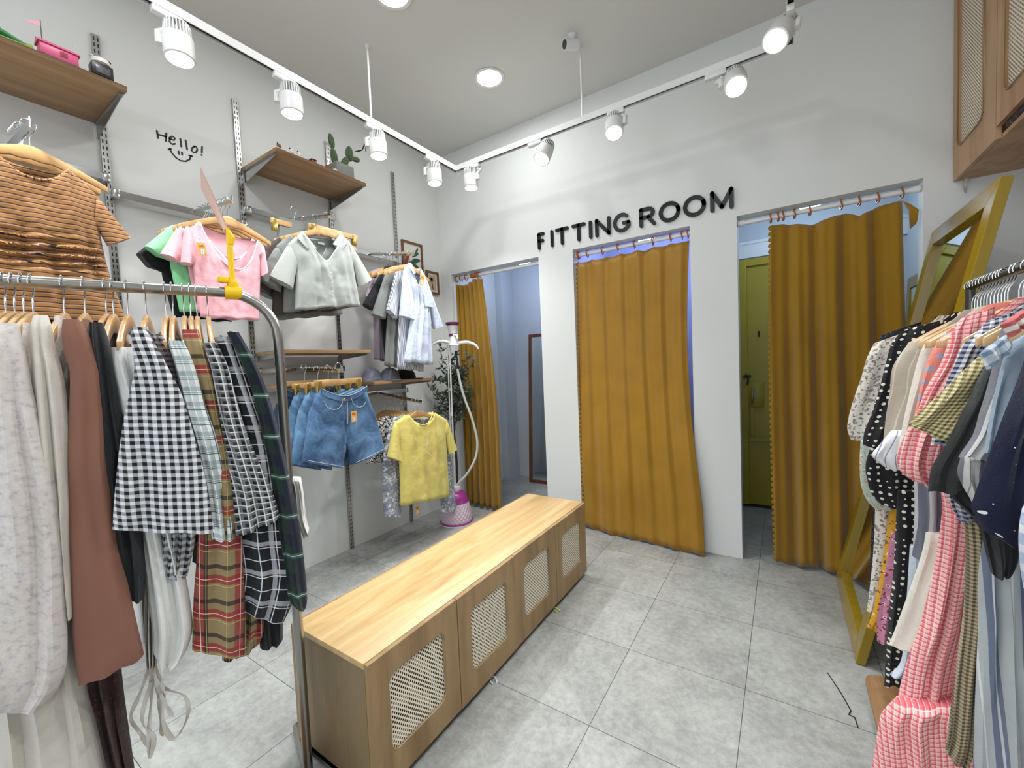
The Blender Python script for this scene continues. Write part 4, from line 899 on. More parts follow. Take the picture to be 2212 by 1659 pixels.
# ------------------------------------------------------------------ face-out garments
def poly_at(pts, t):
    n = len(pts) - 1; L = [math.dist(pts[i], pts[i + 1]) for i in range(n)]; T = sum(L); s_ = t * T
    for i in range(n):
        if s_ <= L[i] or i == n - 1:
            f = s_ / L[i] if L[i] else 0; return (lerp(pts[i][0], pts[i + 1][0], f), lerp(pts[i][1], pts[i + 1][1], f))
        s_ -= L[i]
def smoothp(pts, t):
    e = .06; a = poly_at(pts, max(0, t - e)); b_ = poly_at(pts, min(1, t + e)); c = poly_at(pts, t)
    if t < e or t > 1 - e: return c
    return ((a[0] + b_[0] + c[0]) / 3, (a[1] + b_[1] + c[1]) / 3)
def ff_body(d, th=.035, amp=.006, nf=4, neckp=2.0, seed=0, sag=.0, bdip=.02, ruch=0):
    X = d['x']; rng = random.Random(seed); ph = rng.uniform(0, 6)
    sl = [d['shL'], d['arL']] + ([d['waistL']] if 'waistL' in d else []) + [d['hmL']]
    sr = [d['shR'], d['arR']] + ([d['waistR']] if 'waistR' in d else []) + [d['hmR']]
    nL, nR, shL, shR, fn = d['nL'], d['nR'], d['shL'], d['shR'], d['nf']
    span = shR[0] - shL[0]; uL = (nL[0] - shL[0]) / span; uR = (nR[0] - shL[0]) / span
    def top(u, dip):
        if u < uL: f = u / uL; return (lerp(shL[0], nL[0], f), lerp(shL[1], nL[1], f))
        if u > uR: f = (u - uR) / (1 - uR); return (lerp(nR[0], shR[0], f), lerp(nR[1], shR[1], f))
        s_ = (u - uL) / (uR - uL)
        return (lerp(nL[0], nR[0], s_), lerp(nL[1], nR[1], s_) - dip * (1 - abs(2 * s_ - 1) ** neckp))
    dipf = (nL[1] + nR[1]) / 2 - fn[1]
    mb = MB(); NU, NV_ = 41, (90 if ruch else 26)
    for side in (1, -1):
        rows = []; uvs = []
        for i in range(NV_):
            v = i / (NV_ - 1); a = smoothp(sl, v); c = smoothp(sr, v); row = []
            for j in range(NU):
                u = j / (NU - 1)
                T = top(u, dipf if side > 0 else bdip)
                e = (1 - v) ** (1.0 if dipf > .09 else 1.6)
                y = lerp(a[0], c[0], u) + (T[0] - lerp(shL[0], shR[0], u)) * e
                z = lerp(a[1], c[1], u) + (T[1] - lerp(shL[1], shR[1], u)) * e - sag * sin(pi * u) * v
                z += .004 * sin(u * 17 + ph) * v
                pr = max(0, 1 - abs(2 * u - 1) ** 2.4) ** .6
                inn = uL < u < uR
                s0 = .35 if not inn else .85
                tt = th * pr * lerp(s0, 1, min(1, v * 4))
                fo = amp * min(1, v * 2.2) * pr * (sin(nf * 2 * pi * u + ph + 1.2 * sin(v * 2)) + .6 * sin(nf * 3.3 * pi * u - v * 3 + ph * 2))
                fo += .010 * pr * noise.noise(V((y * 11, z * 9, seed))) + .004 * pr * noise.noise(V((y * 34, z * 26, seed + 5)))
                if ruch and side > 0:
                    gz = math.exp(-((z - ruch) / .055) ** 2) * min(1, pr * 1.4)
                    zz = z + .03 * noise.noise(V((y * 7, z * 5, 3))) + .02 * sin(y * 9)
                    fo += gz * (.016 * sin(zz * 190) - .012)
                    uu = z + gz * .010 * sin(zz * 190 + 1)
                else: uu = z
                row.append(V((X + side * (tt + fo * (1 if side > 0 else .5)), y, z))); uvs.append((y, uu))
            rows.append(row)
        mb.grid(rows, uvs=uvs, flip=side < 0)
    return mb
def ff_sleeve(mb, X, topl, botl, ty=.026, n=12, seed=0):
    rows = []; uvs = []
    for i in range(n):
        s_ = i / (n - 1); a = smoothp(topl, s_); c = smoothp(botl, s_); ring = []
        cy, cz = (a[0] + c[0]) / 2, (a[1] + c[1]) / 2
        for k in range(18):
            an = 2 * pi * k / 18; q = cos(an)
            y = cy + (a[0] - cy) * q; z = cz + (a[1] - cz) * q
            x = X + sin(an) * ty * (.6 + .5 * s_) + .006 * s_ * sin(3 * an + seed)
            ring.append(V((x, y, z))); uvs.append((y + .01, z))
        rows.append(ring)
    b0 = len(mb.v); mb.grid(rows, close_u=True, uvs=uvs)
    mb.f.append(tuple(b0 + k for k in range(18))); mb.f.append(tuple(b0 + (n - 1) * 18 + k for k in range(18)))
    return mb
def inward(p, q, k=.12): return (lerp(p[0], q[0], k), lerp(p[1], q[1], k))
def edge_tube(d, X, r, dip, th, neckp, n=22, xo=0):
    nL, nR = d['nL'], d['nR']; pts = []
    for i in range(n):
        s_ = i / (n - 1); y = lerp(nL[0], nR[0], s_); z = lerp(nL[1], nR[1], s_) - dip * (1 - abs(2 * s_ - 1) ** neckp)
        pts.append((X + xo + th * (1 - abs(2 * s_ - 1) ** 2) , y, z))
    return MB().tube(pts, r, 8)
def ffgar(key, name, label, cat, mat, th=.035, amp=.006, neckp=2.0, collar=False, band=True, seed=1, group=None, hang=True, back=None, sleeves=True, ruch=0):
    d = DATA['ff'][key]; X = d['x']
    root = thing(name, label, cat, (X, d['hook'][0], d['hook'][1] - .09), group)
    mb = ff_body(d, th, amp, 4, neckp, seed, ruch=ruch)
    body = part('body', mb, F[mat], root)
    sm = body.modifiers.new('cloth_thickness', 'SOLIDIFY'); sm.thickness = .0018; sm.offset = 0
    if sleeves:
        for s_ in ('L', 'R'):
            sh, ar, co, ci = (d['shL'], d['arL'], d['coL'], d['ciL']) if s_ == 'L' else (d['shR'], d['arR'], d['coR'], d['ciR'])
            cy = (d['shL'][0] + d['shR'][0]) / 2
            tl = [(lerp(sh[0], cy, .06), sh[1] - .004), sh, co]; bl = [(lerp(ar[0], cy, .10), ar[1]), ar, ci]
            if 'long' in d:
                el = d['elL'] if s_ == 'L' else d['elR']; w = ci[0] - co[0]
                tl = [tl[0], sh, el, co]; bl = [bl[0], ar, (el[0] + w * 1.05, el[1] - .02), ci]
            part('sleeve', ff_sleeve(MB(), X, tl, bl, .03, 14, seed), F[mat], root)
    fn = d['nf']; dip = (d['nL'][1] + d['nR'][1]) / 2 - fn[1]
    if band:
        mbn = edge_tube(d, X, .0045, dip, th * .88, neckp); part('neckband', mbn, F[mat], root)
    if collar:
        for s_ in (1, -1):
            n_ = d['nL'] if s_ > 0 else d['nR']; w = abs(d['nR'][0] - d['nL'][0])
            z0 = n_[1]; y0 = n_[0]
            poly = [(X + .012, y0 + s_ * .004, z0 + .012), (X + .030, y0 + s_ * w * .30, z0 - dip * .48), (X + .036, y0 + s_ * w * .04, z0 - dip * .58), (X + .022, y0 - s_ * w * .14, z0 - dip * .22)]
            part('collar', MB().prism(poly, (.003, 0, 0)), F[mat], root, bevel=.001)
        part('collar_stand', edge_tube(d, X, .012, .016, -.016, 2, xo=-.004), F[mat], root)
        for k in range(5):
            f = .06 + k * .2; hm = ((d['hmL'][0] + d['hmR'][0]) / 2, (d['hmL'][1] + d['hmR'][1]) / 2)
            y, z = lerp(fn[0], hm[0], f), lerp(fn[1], hm[1], f)
            part('button', MB().lathe([(.0045, 0), (.0045, .003), (.001, .004)], n=10, mat=Matrix.Rotation(pi / 2, 4, 'Y')).xf(Matrix.Translation((X + th + .004, y, z))), M['whitep'], root)
    if hang:
        make_hanger('wooden hanger on the display arm that carries the ' + hang, 'wooden hangers on the display arms', (X - .004, d['hook'][0], d['hook'][1] - .012), pi / 2)
    return root, d
def price_tag(root, p, w=.026, h=.046, ang=0, mat=None):
    p = V(p); R_ = Matrix.Rotation(ang, 4, 'X')
    b = MB().box((-.0006, -w / 2, -h), (.0006, w / 2, 0)).xf(Matrix.Translation(p) @ R_)
    t_ = part('price_tag', b, M['tagcard'], root, smooth=False, label='orange kraft price tag')
    b = MB().box((.0007, -w * .22, -h * .92), (.0012, w * .28, -h * .52)).xf(Matrix.Translation(p) @ R_)
    part('barcode_label', b, M['barcode'], t_, smooth=False)
    b = MB()
    for k in range(4): b.box((.0007, -w * .3 + k * w * .16, -h * .34), (.0011, -w * .3 + k * w * .16 + w * .07, -h * .16))
    b.xf(Matrix.Translation(p) @ R_); part('print', b, M['rubber'], t_, smooth=False)
    part('string', MB().tube([p, p + V((-.004, 0, .022))], .0006, 5), M['rubber'], root)
M['tagcard'] = m_plain('kraft_tag', srgb(222, 158, 74), .7)
t = NT('barcode_print'); o = t.objc(); sp = t.n('ShaderNodeSeparateXYZ'); t.l(o, sp.inputs[0])
f = t.math('LESS_THAN', t.noise(t.objc((0, 900, 0)), 1.0, 1), .48)
M['barcode'] = t.done(t.mix(f, (.8, .8, .8), (.05, .05, .05)), .6)

r, d = ffgar('striped', 'ribbed_top', 'brown top with thin black stripes and ruched front, high at the left edge', 'top', 'brownstripe', .04, .007, 2.2, hang='brown striped top', ruch=1.93)
b = MB().tube([(-1.80, -1.25, 1.70), (-1.79, -1.1, 1.66), (-1.79, -.95, 1.68), (-1.80, -.86, 1.70)], .06, 12, rad=[.04, .075, .07, .04])
solo('folded_garment', 'dark brown shiny garment hanging below the striped top behind the rack', 'clothes', b, F['maroon'], (-1.8, -1.05, 1.68))

for i in range(6):
    make_hanger('wooden hanger pushed back on the display arm of the striped top', 'wooden hangers behind the striped top', (-1.80 - i * .022, D['striped']['hook'][0] - .01, D['striped']['hook'][1] - .010 + i * .003), pi / 2)
r, d = ffgar('pink', 'cropped_tee', 'pale pink scoop neck cropped tee facing the room', 'top', 'pink', .03, .004, 2.2, hang='pink tee', seed=3)
price_tag(r, (d['x'] + .038, -.522, 2.095), .036, .062, radians(7))
r, d = ffgar('pink2', 'cropped_tee', 'second pale pink tee tucked behind the front pink one', 'top', 'pink', .02, .003, 2.2, hang='pink tee', seed=4)
ffgar('green', 'cropped_tee', 'mint green tee behind the pink tees', 'top', 'mint', .02, .004, 2.2, hang='mint tee', seed=5)
ffgar('blacktee', 'cropped_tee', 'black frilled sleeve tee behind the mint green one', 'top', 'blk', .02, .006, 2.2, hang='black tee', seed=6)
for i, dx in enumerate((.15, .19, .23)):
    make_hanger('wooden hanger pushed back on the display arm of the pink tees', 'wooden hangers behind the pink tees', (-1.83 - dx, D['pink']['hook'][0] - .02, D['pink']['hook'][1] - .005), pi / 2)

r, d = ffgar('grey', 'linen_shirt', 'pale grey cropped linen shirt with open collar, front one of its stack', 'shirt', 'greylinen', .045, .008, 1.3, collar=True, band=False, hang='pale grey linen shirt', seed=8)
pk = MB().box((d['x'] - .030, d['nf'][0] - .022, D['grey']['nL'][1] - .032), (d['x'] - .028, d['nf'][0] + .022, D['grey']['nL'][1] - .018)); part('neck_label', pk, M['whitep'], r, smooth=False)
import copy as _c
def shifted(key, new, dx, dy, dz, grow=0):
    d = _c.deepcopy(DATA['ff'][key]); d['x'] += dx
    for k, v in d.items():
        if isinstance(v, list): v[0] += dy; v[1] += dz
    DATA['ff'][new] = d
shifted('grey', 'grey_b', -.05, -.045, -.012); shifted('grey', 'grey_c', -.10, -.085, -.026); shifted('grey', 'grey_d', -.16, -.03, -.045)
ffgar('grey_b', 'linen_shirt', 'slightly darker grey linen shirt directly behind the front grey one', 'shirt', 'greylinen2', .03, .006, 1.4, band=False, hang='second grey shirt', seed=9)
ffgar('grey_c', 'linen_shirt', 'dark taupe shirt whose hem shows below the grey linen shirts', 'shirt', 'greydark', .03, .006, 1.4, band=False, hang='dark taupe shirt', seed=10)
ffgar('grey_d', 'linen_shirt', 'rearmost grey shirt of the linen shirt stack', 'shirt', 'greylinen2', .03, .006, 1.4, band=False, hang='rearmost grey shirt', seed=11)

r, d = ffgar('blue', 'cotton_shirt', 'pale blue short sleeved shirt with chest pocket and tag', 'shirt', 'paleblue', .035, .007, 1.3, collar=True, band=False, hang='pale blue shirt', seed=12)
price_tag(r, (d['x'] + .055, d['nf'][0] + .01, d['nf'][1] + .08), .040, .085, radians(-16))
b = MB().box((d['x'] + .038, d['nf'][0] + .03, d['nf'][1] - .16), (d['x'] + .041, d['nf'][0] + .12, d['nf'][1] - .05)); part('chest_pocket', b, F['paleblue'], r)
ffgar('bluestriped', 'cotton_shirt', 'blue and white pinstriped shirt just behind the pale blue one', 'shirt', 'bluestripe', .03, .006, 1.6, band=False, hang='pinstriped shirt', seed=13)
ffgar('greyshirt2', 'cotton_shirt', 'mid grey shirt between the pinstriped and the black shirt', 'shirt', 'greylinen2', .03, .006, 1.6, band=False, hang='mid grey shirt', seed=14)
ffgar('blackshirt', 'cotton_shirt', 'black short sleeved shirt in the stack near the framed pictures', 'shirt', 'blk', .03, .006, 1.6, band=False, hang='black shirt', seed=15)
ffgar('lilac', 'cotton_shirt', 'dusty lilac shirt hanging behind the black shirt', 'shirt', 'lilac', .03, .006, 1.6, band=False, hang='lilac shirt', seed=16)

r, d = ffgar('yellow', 'tee_shirt', 'bright yellow tee shirt with a small white line print', 'top', 'yellow', .04, .005, 2.0, hang='yellow tee', seed=17)
c = d['nf']
for pts in ([(0, -.11), (.006, -.09), (.012, -.115), (.004, -.14), (-.003, -.165)], [(-.02, -.20), (.02, -.235), (.05, -.27)]):
    part('print', MB().tube([(d['x'] + .047 , c[0] + y, c[1] + z) for y, z in pts], .0014, 5), M['whitep'], r)
r, d = ffgar('tiedye', 'long_sleeve_top', 'grey tie dye top with long sleeves behind the yellow tee', 'top', 'tiedye', .025, .005, 2.0, hang='tie dye top', seed=18)
price_tag(r, (d['x'] + .045, .80, .352), .036, .062)
ffgar('monopattern', 'tee_shirt', 'black and white swirl patterned top behind the tie dye one', 'top', 'swirl', .03, .006, 2.0, hang='swirl patterned top', seed=19)
for i in range(7):
    make_hanger('wooden hanger pushed back on the display arm of the yellow tee', 'wooden hangers behind the yellow tee', (-1.93 - i * .038, D['yellow']['hook'][0] + .01, D['yellow']['hook'][1] - .02), pi / 2)
for i in range(5):
    make_hanger('wooden hanger pushed back on the display arm of the blue shirts', 'wooden hangers behind the blue shirts', (-2.03 - i * .03, D['blue']['hook'][0] + .01, D['blue']['hook'][1] - .01), pi / 2)

# ---- denim shorts on clip hangers
def clip_hanger(label, X, y, z, w=.34, group='clip hangers holding the denim shorts'):
    r = thing('clip_hanger', label, 'hanger', (X, y, z), group)
    hk_pts = [(X, y + .02 * cos(radians(200 - k * 14)), z + .02 * sin(radians(200 - k * 14))) for k in range(16)] + [(X, y + .003, z - .04), (X, y, z - .085)]
    part('hook', MB().tube(hk_pts, .0018, 8), M['chrome'], r)
    part('bar', MB().box((X - .007, y - w / 2, z - .118), (X + .007, y + w / 2, z - .085)), M['hanger'], r, bevel=.003)
    for s_ in (-1, 1):
        yy = y + s_ * w * .42
        part('clip', MB().box((X - .014, yy - .016, z - .160), (X + .014, yy + .016, z - .088)), M['gold'], r, bevel=.003)
    return r
SH = DATA['shorts']
def shorts(X, dy, dz, mat, label, detail=False, k=1):
    g_ = {a: (v[0] + dy, v[1] + dz) for a, v in SH.items()}
    r = thing('denim_shorts', label, 'shorts', (X, g_['hook'][0], g_['wc'][1]), 'denim shorts on clip hangers')
    mb = MB()
    for outer, inner in (([g_['wL'], g_['hL'], g_['oL']], [g_['wc'], g_['cr'], g_['iL']]), ([g_['wR'], g_['hR'], g_['oR']], [g_['wc'], g_['cr'], g_['iR']])):
        rows = []; uvs = []; N = 22
        for i in range(N):
            s_ = i / (N - 1); a = smoothp(outer, s_); c = smoothp(inner, s_); ring = []
            cy, cz = (a[0] + c[0]) / 2, (a[1] + c[1]) / 2; ex = 1.10 if s_ < .62 else 1.0
            th = (.030 + .022 * s_) * k
            for q in range(24):
                an = 2 * pi * q / 24; cq = cos(an); sq_ = sin(an)
                y = cy + (a[0] - cy) * cq * (1 if cq > 0 else ex); z = cz + (a[1] - cz) * cq * (1 if cq > 0 else ex)
                x = X + (abs(sq_) ** .7) * (1 if sq_ > 0 else -1) * th + .008 * noise.noise(V((y * 18, z * 14, X * 9))) 
                ring.append(V((x, y, z))); uvs.append((y, z))
            rows.append(ring)
        b0 = len(mb.v); mb.grid(rows, close_u=True, uvs=uvs)
        mb.f.append(tuple(b0 + q for q in range(24))); mb.f.append(tuple(b0 + (N - 1) * 24 + q for q in range(24)))
    part('legs', mb, F[mat], r)
    zc = g_['wc'][1]
    # waistband
    pts = [(X + .034, lerp(g_['wL'][0], g_['wR'][0], s_ / 10), lerp(g_['wL'][1], g_['wR'][1], s_ / 10) - .055 * sin(pi * s_ / 10) - .016) for s_ in range(11)]
    mbw = MB()
    rows = [[V(p) + V((0, 0, .018)), V(p) + V((.006, 0, .018)), V(p) + V((.007, 0, -.018)), V(p) + V((0, 0, -.018))] for p in pts]
    mbw.grid(rows, close_u=True); part('waistband', mbw, F[mat], r)
    if detail:
        part('button', MB().lathe([(.010, 0), (.010, .003), (.004, .006)], n=14, mat=Matrix.Rotation(pi / 2, 4, 'Y')).xf(Matrix.Translation((X + .045, g_['wc'][0] - .012, zc - .022))), M['gold'], r)
        F_ = X + .046
        def st(pts, nm): part(nm, MB().tube([V(q_) for q_ in catmull([[F_ + p[2] if len(p) > 2 else F_, p[0], p[1]] for p in pts], 24)], .0014, 6), F['thread'], r)
        y0, y1 = g_['wL'][0], g_['wR'][0]; z0 = g_['wL'][1]
        st([(y0 + .015, z0 - .075, -.016), (y0 + .03, z0 - .115, -.006), (y0 + .07, z0 - .135), (y0 + .105, z0 - .128), (y0 + .128, z0 - .10), (y0 + .130, z0 - .062)], 'pocket_stitching')
        st([(y1 - .008, z0 - .105, -.016), (y1 - .04, z0 - .135, -.006), (y1 - .085, z0 - .138), (y1 - .115, z0 - .118), (y1 - .13, z0 - .085), (y1 - .135, z0 - .062)], 'pocket_stitching')
        st([(g_['wc'][0] + .012, zc - .035), (g_['wc'][0] + .006, zc - .15), (g_['cr'][0] - .004, g_['cr'][1] + .16)], 'fly_stitching')
        st([(lerp(y0, y1, s_ / 10), lerp(g_['wL'][1], g_['wR'][1], s_ / 10) - .055 * sin(pi * s_ / 10) + .001, -.004) for s_ in range(11)], 'waist_stitching')
        st([(lerp(g_['oL'][0], g_['iL'][0], s_), lerp(g_['oL'][1], g_['iL'][1], s_) + .014, .01 * sin(pi * s_)) for s_ in (.04, .3, .6, .95)], 'hem_stitching')
        st([(lerp(g_['oR'][0], g_['iR'][0], s_), lerp(g_['oR'][1], g_['iR'][1], s_) + .014, .01 * sin(pi * s_)) for s_ in (.04, .3, .6, .95)], 'hem_stitching')
        price_tag(r, (X + .058, g_['wc'][0] + .045, zc - .10), .040, .072)
    clip_hanger('clip hanger with brass clips gripping a pair of denim shorts', X, g_['hook'][0] + .01, g_['bL'][1] + .105)
shorts(-1.75, 0, 0, 'denim', 'blue denim shorts with a kraft price tag, front pair on the arm', True)
shorts(-1.83, -.025, -.012, 'denim2', 'lighter blue denim shorts directly behind the tagged pair')
shorts(-1.91, -.050, -.015, 'denim2', 'lighter blue denim shorts, third pair from the room side')
shorts(-1.99, -.090, .0, 'denim3', 'dark faded denim shorts, rearmost pair on the arm')
# clip hanger with empty bar in front of grey shirts, and grey trousers beside
clip_hanger('empty wooden clip hanger with brass clips above the grey shirts', -1.86, D['grey']['hook'][0] + .09, D['grey']['hook'][1] + .02, .36, 'clip hangers above the grey shirts')
clip_hanger('wooden clip hanger with brass clips holding the grey skirt', -1.97, D['grey']['hook'][0] - .12, D['grey']['hook'][1] + .03, .30, 'clip hangers above the grey shirts')
b = MB()
rows = []; 
for i in range(12):
    v = i / 11; z = 2.41 - .52 * v; w = .13 + .06 * v; ring = []
    for k in range(20):
        an = 2 * pi * k / 20; ring.append(V((-1.98 + sin(an) * (.02 + .015 * v) + .006 * sin(5 * an), .12 + cos(an) * w, z)))
    rows.append(ring)
b.grid(rows, close_u=True); b.f.append(tuple(range(20))); b.f.append(tuple(11 * 20 + k for k in range(20)))
solo('linen_skirt', 'mid grey linen skirt clipped up left of the grey shirts', 'skirt', b, F['greylinen2'], (-1.98, .12, 2.4))

# ------------------------------------------------------------------ lettering
FT = {'F': [[(0, 0), (0, 1)], [(0, 1), (.62, 1)], [(0, .52), (.52, .52)]],
      'I': [[(.5, 0), (.5, 1)]],
      'T': [[(0, 1), (1, 1)], [(.5, 1), (.5, 0)]],
      'N': [[(0, 0), (0, 1)], [(0, 1), (1, 0)], [(1, 0), (1, 1)]],
      'G': [[(.5 + .5 * cos(radians(a)), .5 + .5 * sin(radians(a))) for a in range(48, 321, 16)] + [(.96, .22), (.96, .46)], [(.62, .46), (.96, .46)]],
      'R': [[(0, 0), (0, 1)], [(0, 1), (.5, 1), (.72, .96), (.82, .86), (.85, .74), (.80, .62), (.68, .53), (.5, .49), (0, .49)], [(.5, .49), (.92, 0)]],
      'O': [[(.5 + .5 * cos(radians(a)), .5 + .5 * sin(radians(a))) for a in range(0, 361, 18)]],
      'M': [[(0, 0), (0, 1)], [(0, 1), (.5, .1)], [(.5, .1), (1, 1)], [(1, 1), (1, 0)]]}
root = thing('wall_lettering', 'glossy black raised letters reading FITTING ROOM above the middle opening', 'sign', (-.37, YB, 2.48))
LT = [('F', -1.128, -1.034), ('I', -1.004, -.972), ('T', -.955, -.831), ('T', -.804, -.680), ('I', -.655, -.623), ('N', -.600, -.472), ('G', -.452, -.312), ('R', -.248, -.118), ('O', -.106, .045), ('O', .062, .213), ('M', .238, .382)]
ws = .027
for ch, x0, x1 in LT:
    z0, z1 = 2.424, 2.540
    if ch in 'OG': z0 -= .002; z1 += .002
    mb = MB()
    for st_ in FT[ch]:
        P_ = [(lerp(x0 + ws / 2, x1 - ws / 2, p[0]) if ch != 'I' else (x0 + x1) / 2, YB, lerp(z0, z1, p[1])) for p in st_]
        if ch == 'O': P_ = P_[:-1] + [P_[0], P_[1]]
        r_ = ribbon(P_, ws, .014, (0, -1, 0)); mb.add(r_.v, r_.f)
    part('letter', mb, M['black'], root, smooth=False)
# Hello decal
root = thing('wall_decal', 'black handwritten Hello! with a smiling face on the left wall', 'decal', (XL, -.46, 2.78))
for k, strokes in DATA['hello'].items():
    mb = MB()
    for st_ in strokes:
        if len(st_) == 1: continue
        pts = [(XL, p[0], p[1]) for p in st_]
        w = .0095 if k != 'smile' else .0085
        r_ = ribbon(pts, w, .0012, (1, 0, 0)); mb.add(r_.v, r_.f)
    part('smile' if k in ('smile', 'eye', 'eye2') else 'letter', mb, M['rubber'], root, smooth=False)

# ------------------------------------------------------------------ track lighting
ZT = 3.03
def track(p, q, label):
    r = thing('light_track', label, 'light track', ((p[0] + q[0]) / 2, (p[1] + q[1]) / 2, ZT))
    d = (V(q) - V(p)).normalized(); n = V((-d.y, d.x, 0)); w = .0175
    P_ = V((p[0], p[1], ZT)); Q_ = V((q[0], q[1], ZT)); L = Q_ - P_
    def bar(o0, o1, z0, z1):
        return [P_ + n * o0 + V((0, 0, z0)), P_ + n * o1 + V((0, 0, z0)), P_ + n * o1 + V((0, 0, z1)), P_ + n * o0 + V((0, 0, z1))]
    mb = MB().prism(bar(-w, w, .010, .034), L); mb.prism(bar(-w, -w + .005, -.006, .010), L); mb.prism(bar(w - .005, w, -.006, .010), L)
    part('channel', mb, M['white'], r, smooth=False)
    part('slot', MB().prism(bar(-w + .005, w - .005, .004, .010), L), M['rubber'], r, smooth=False)
    return r
TX, TY, TR = -1.585, 1.262, .695
track((TX, -2.2), (TX, TY + .0175), 'white ceiling track running along the left wall')
track((TX + .018, TY), (TR - .018, TY), 'white ceiling track running above the fitting room sign')
track((TR, TY + .0175), (TR, -2.2), 'white ceiling track overhead at the right, end seen at the top edge')
for i, (x, y, lab) in enumerate(((TX, .43, 'thin white suspension rod of the track along the left wall'), (-.463, TY, 'thin white suspension rod of the track above the sign'), (TX, -1.6, 'thin white suspension rod out of sight at the near end'), (TR, -.9, 'thin white suspension rod of the right overhead track'))):
    r = thing('suspension_rod', lab, 'rod', (x, y, ZT + .034)); part('rod', MB().tube([(x, y, ZT + .034), (x, y, H - .006)], .0065, 10), M['white'], r)
    part('ceiling_cap', MB().lathe([(.016, 0), (.014, -.012), (.008, -.02)], (x, y, H), 14), M['white'], r)

HEADM = {}
def head_meshes():
    b = MB().lathe([(.050, .0), (.058, .004), (.058, .092), (.055, .096), (.030, .100)], n=28)
    h = b.mesh('lamp_head', M['white'])
    f = MB()
    for k in range(26):
        a = 2 * pi * k / 26; M_ = Matrix.Rotation(a, 4, 'Z')
        f.add([M_ @ V(p) for p in ((.028, -.0022, .096), (.054, -.0022, .096), (.054, .0022, .096), (.028, .0022, .096), (.028, -.0022, .146), (.051, -.0022, .146), (.051, .0022, .146), (.028, .0022, .146))],
              [(0, 3, 2, 1), (4, 5, 6, 7), (0, 1, 5, 4), (1, 2, 6, 5), (2, 3, 7, 6), (3, 0, 4, 7)])
    f.lathe([(.03, .096), (.03, .150), (.048, .150), (.047, .156), (.02, .158)], n=20)
    f = f.mesh('heat_sink', M['white'], smooth=False)
    l = MB().lathe([(.002, -.0015), (.050, -.001), (.050, .001)], n=28).mesh('lens', M['lens'])
    return h, f, l
HM, FM, LM = head_meshes()
def track_lamp(c, aim, side, anchor, label, power=32):
    """c centre of the lens, aim direction of the beam, anchor point on the track"""
    r = thing('track_spotlight', label, 'lamp', anchor, 'cylindrical spotlights on the ceiling tracks')
    aim = V(aim).normalized(); q = (-aim).to_track_quat('Z', 'Y'); o = V(c) - V(anchor)
    for nm, me in (('lamp_head', HM), ('heat_sink', FM), ('lens', LM)):
        h = link(nm, me, r, o); h.rotation_mode = 'QUATERNION'; h.rotation_quaternion = q
    up = -aim; side = V(side).normalized(); A = V(anchor)
    mid = V(c) + up * .07 + side * .064
    topp = A + V((0, 0, -.045)) + side * .0
    b = MB().tube([topp, topp + V((0, 0, -.02)) + side * .03, mid + V((0, 0, .03)) + side * .006, mid + side * .004 + up * -.02], .013, 10, rad=[.012, .012, .014, .016])
    part('bracket', b, M['white'], r)
    al = V((0, 1, 0)) if abs(anchor[0] - TX) < .02 or abs(anchor[0] - TR) < .02 else V((1, 0, 0))
    a = A - al * .09; e = A + al * .02; n = al.cross(V((0, 0, 1))) * .016
    part('adapter', MB().prism([a - n + V((0, 0, -.034)), a + n + V((0, 0, -.034)), a + n + V((0, 0, -.002)), a - n + V((0, 0, -.002))], e - a), M['white'], r, bevel=.004)
    ld = bpy.data.lights.new('spot', 'SPOT'); ld.energy = power; ld.spot_size = radians(118); ld.spot_blend = .75; ld.shadow_soft_size = .05; ld.color = (.97, .99, 1)
    lo = bpy.data.objects.new('spot', ld); COL.objects.link(lo); lo.location = V(c) + aim * .012; lo.rotation_mode = 'QUATERNION'; lo.rotation_quaternion = q
LW = 34
for y, lab in ((-.615, 'track spotlight nearest on the left, above the Hello lettering'), (-.11, 'track spotlight above the cactus shelf edge, second on the left track'), (.47, 'track spotlight right of the cactus, third on the left track'), (1.0, 'track spotlight last before the corner on the left track'), (-1.3, 'unseen track spotlight above the near left garments, boosted to brighten the floor')):
    track_lamp((TX + .004, y, 2.842), (.04, 0, -1), (-.5, -.85, 0), (TX, y - .0, ZT), lab, LW if y > -1 else 60)  # nearest lamp, out of view, gets extra power to whiten the foreground floor
track_lamp((-1.425, TY - .01, 2.848), (.02, -.02, -1), (1, .0, 0), (-1.36, TY, ZT), 'track spotlight first after the corner, hanging straight down', LW)
track_lamp((-.76, TY - .05, 2.86), (-.12, -.62, -1), (-1, 0, 0), (-.80, TY, ZT), 'tilted track spotlight above the letter F of the sign', 46)
track_lamp((-.235, TY - .05, 2.862), (.10, -.5, -1), (1, 0, 0), (-.20, TY, ZT), 'track spotlight tilted to the room above the letter G', 46)
track_lamp((.452, TY - .07, 2.868), (.12, -.75, -1), (-1, 0, 0), (.38, TY, ZT), 'track spotlight tilted forward at the right end of the sign track', 46)
track_lamp((.632, .985, 2.90), (-.45, -.75, -1), (1, 0, 0), (TR, 1.05, ZT), 'track spotlight on the right overhead track, biggest bright lens', 50)
for y in (.1, -.9):
    track_lamp((TR, y, 2.88), (-.2, -.3, -1), (1, 0, 0), (TR, y, ZT), 'track spotlight on the right overhead track beyond the picture', 46)

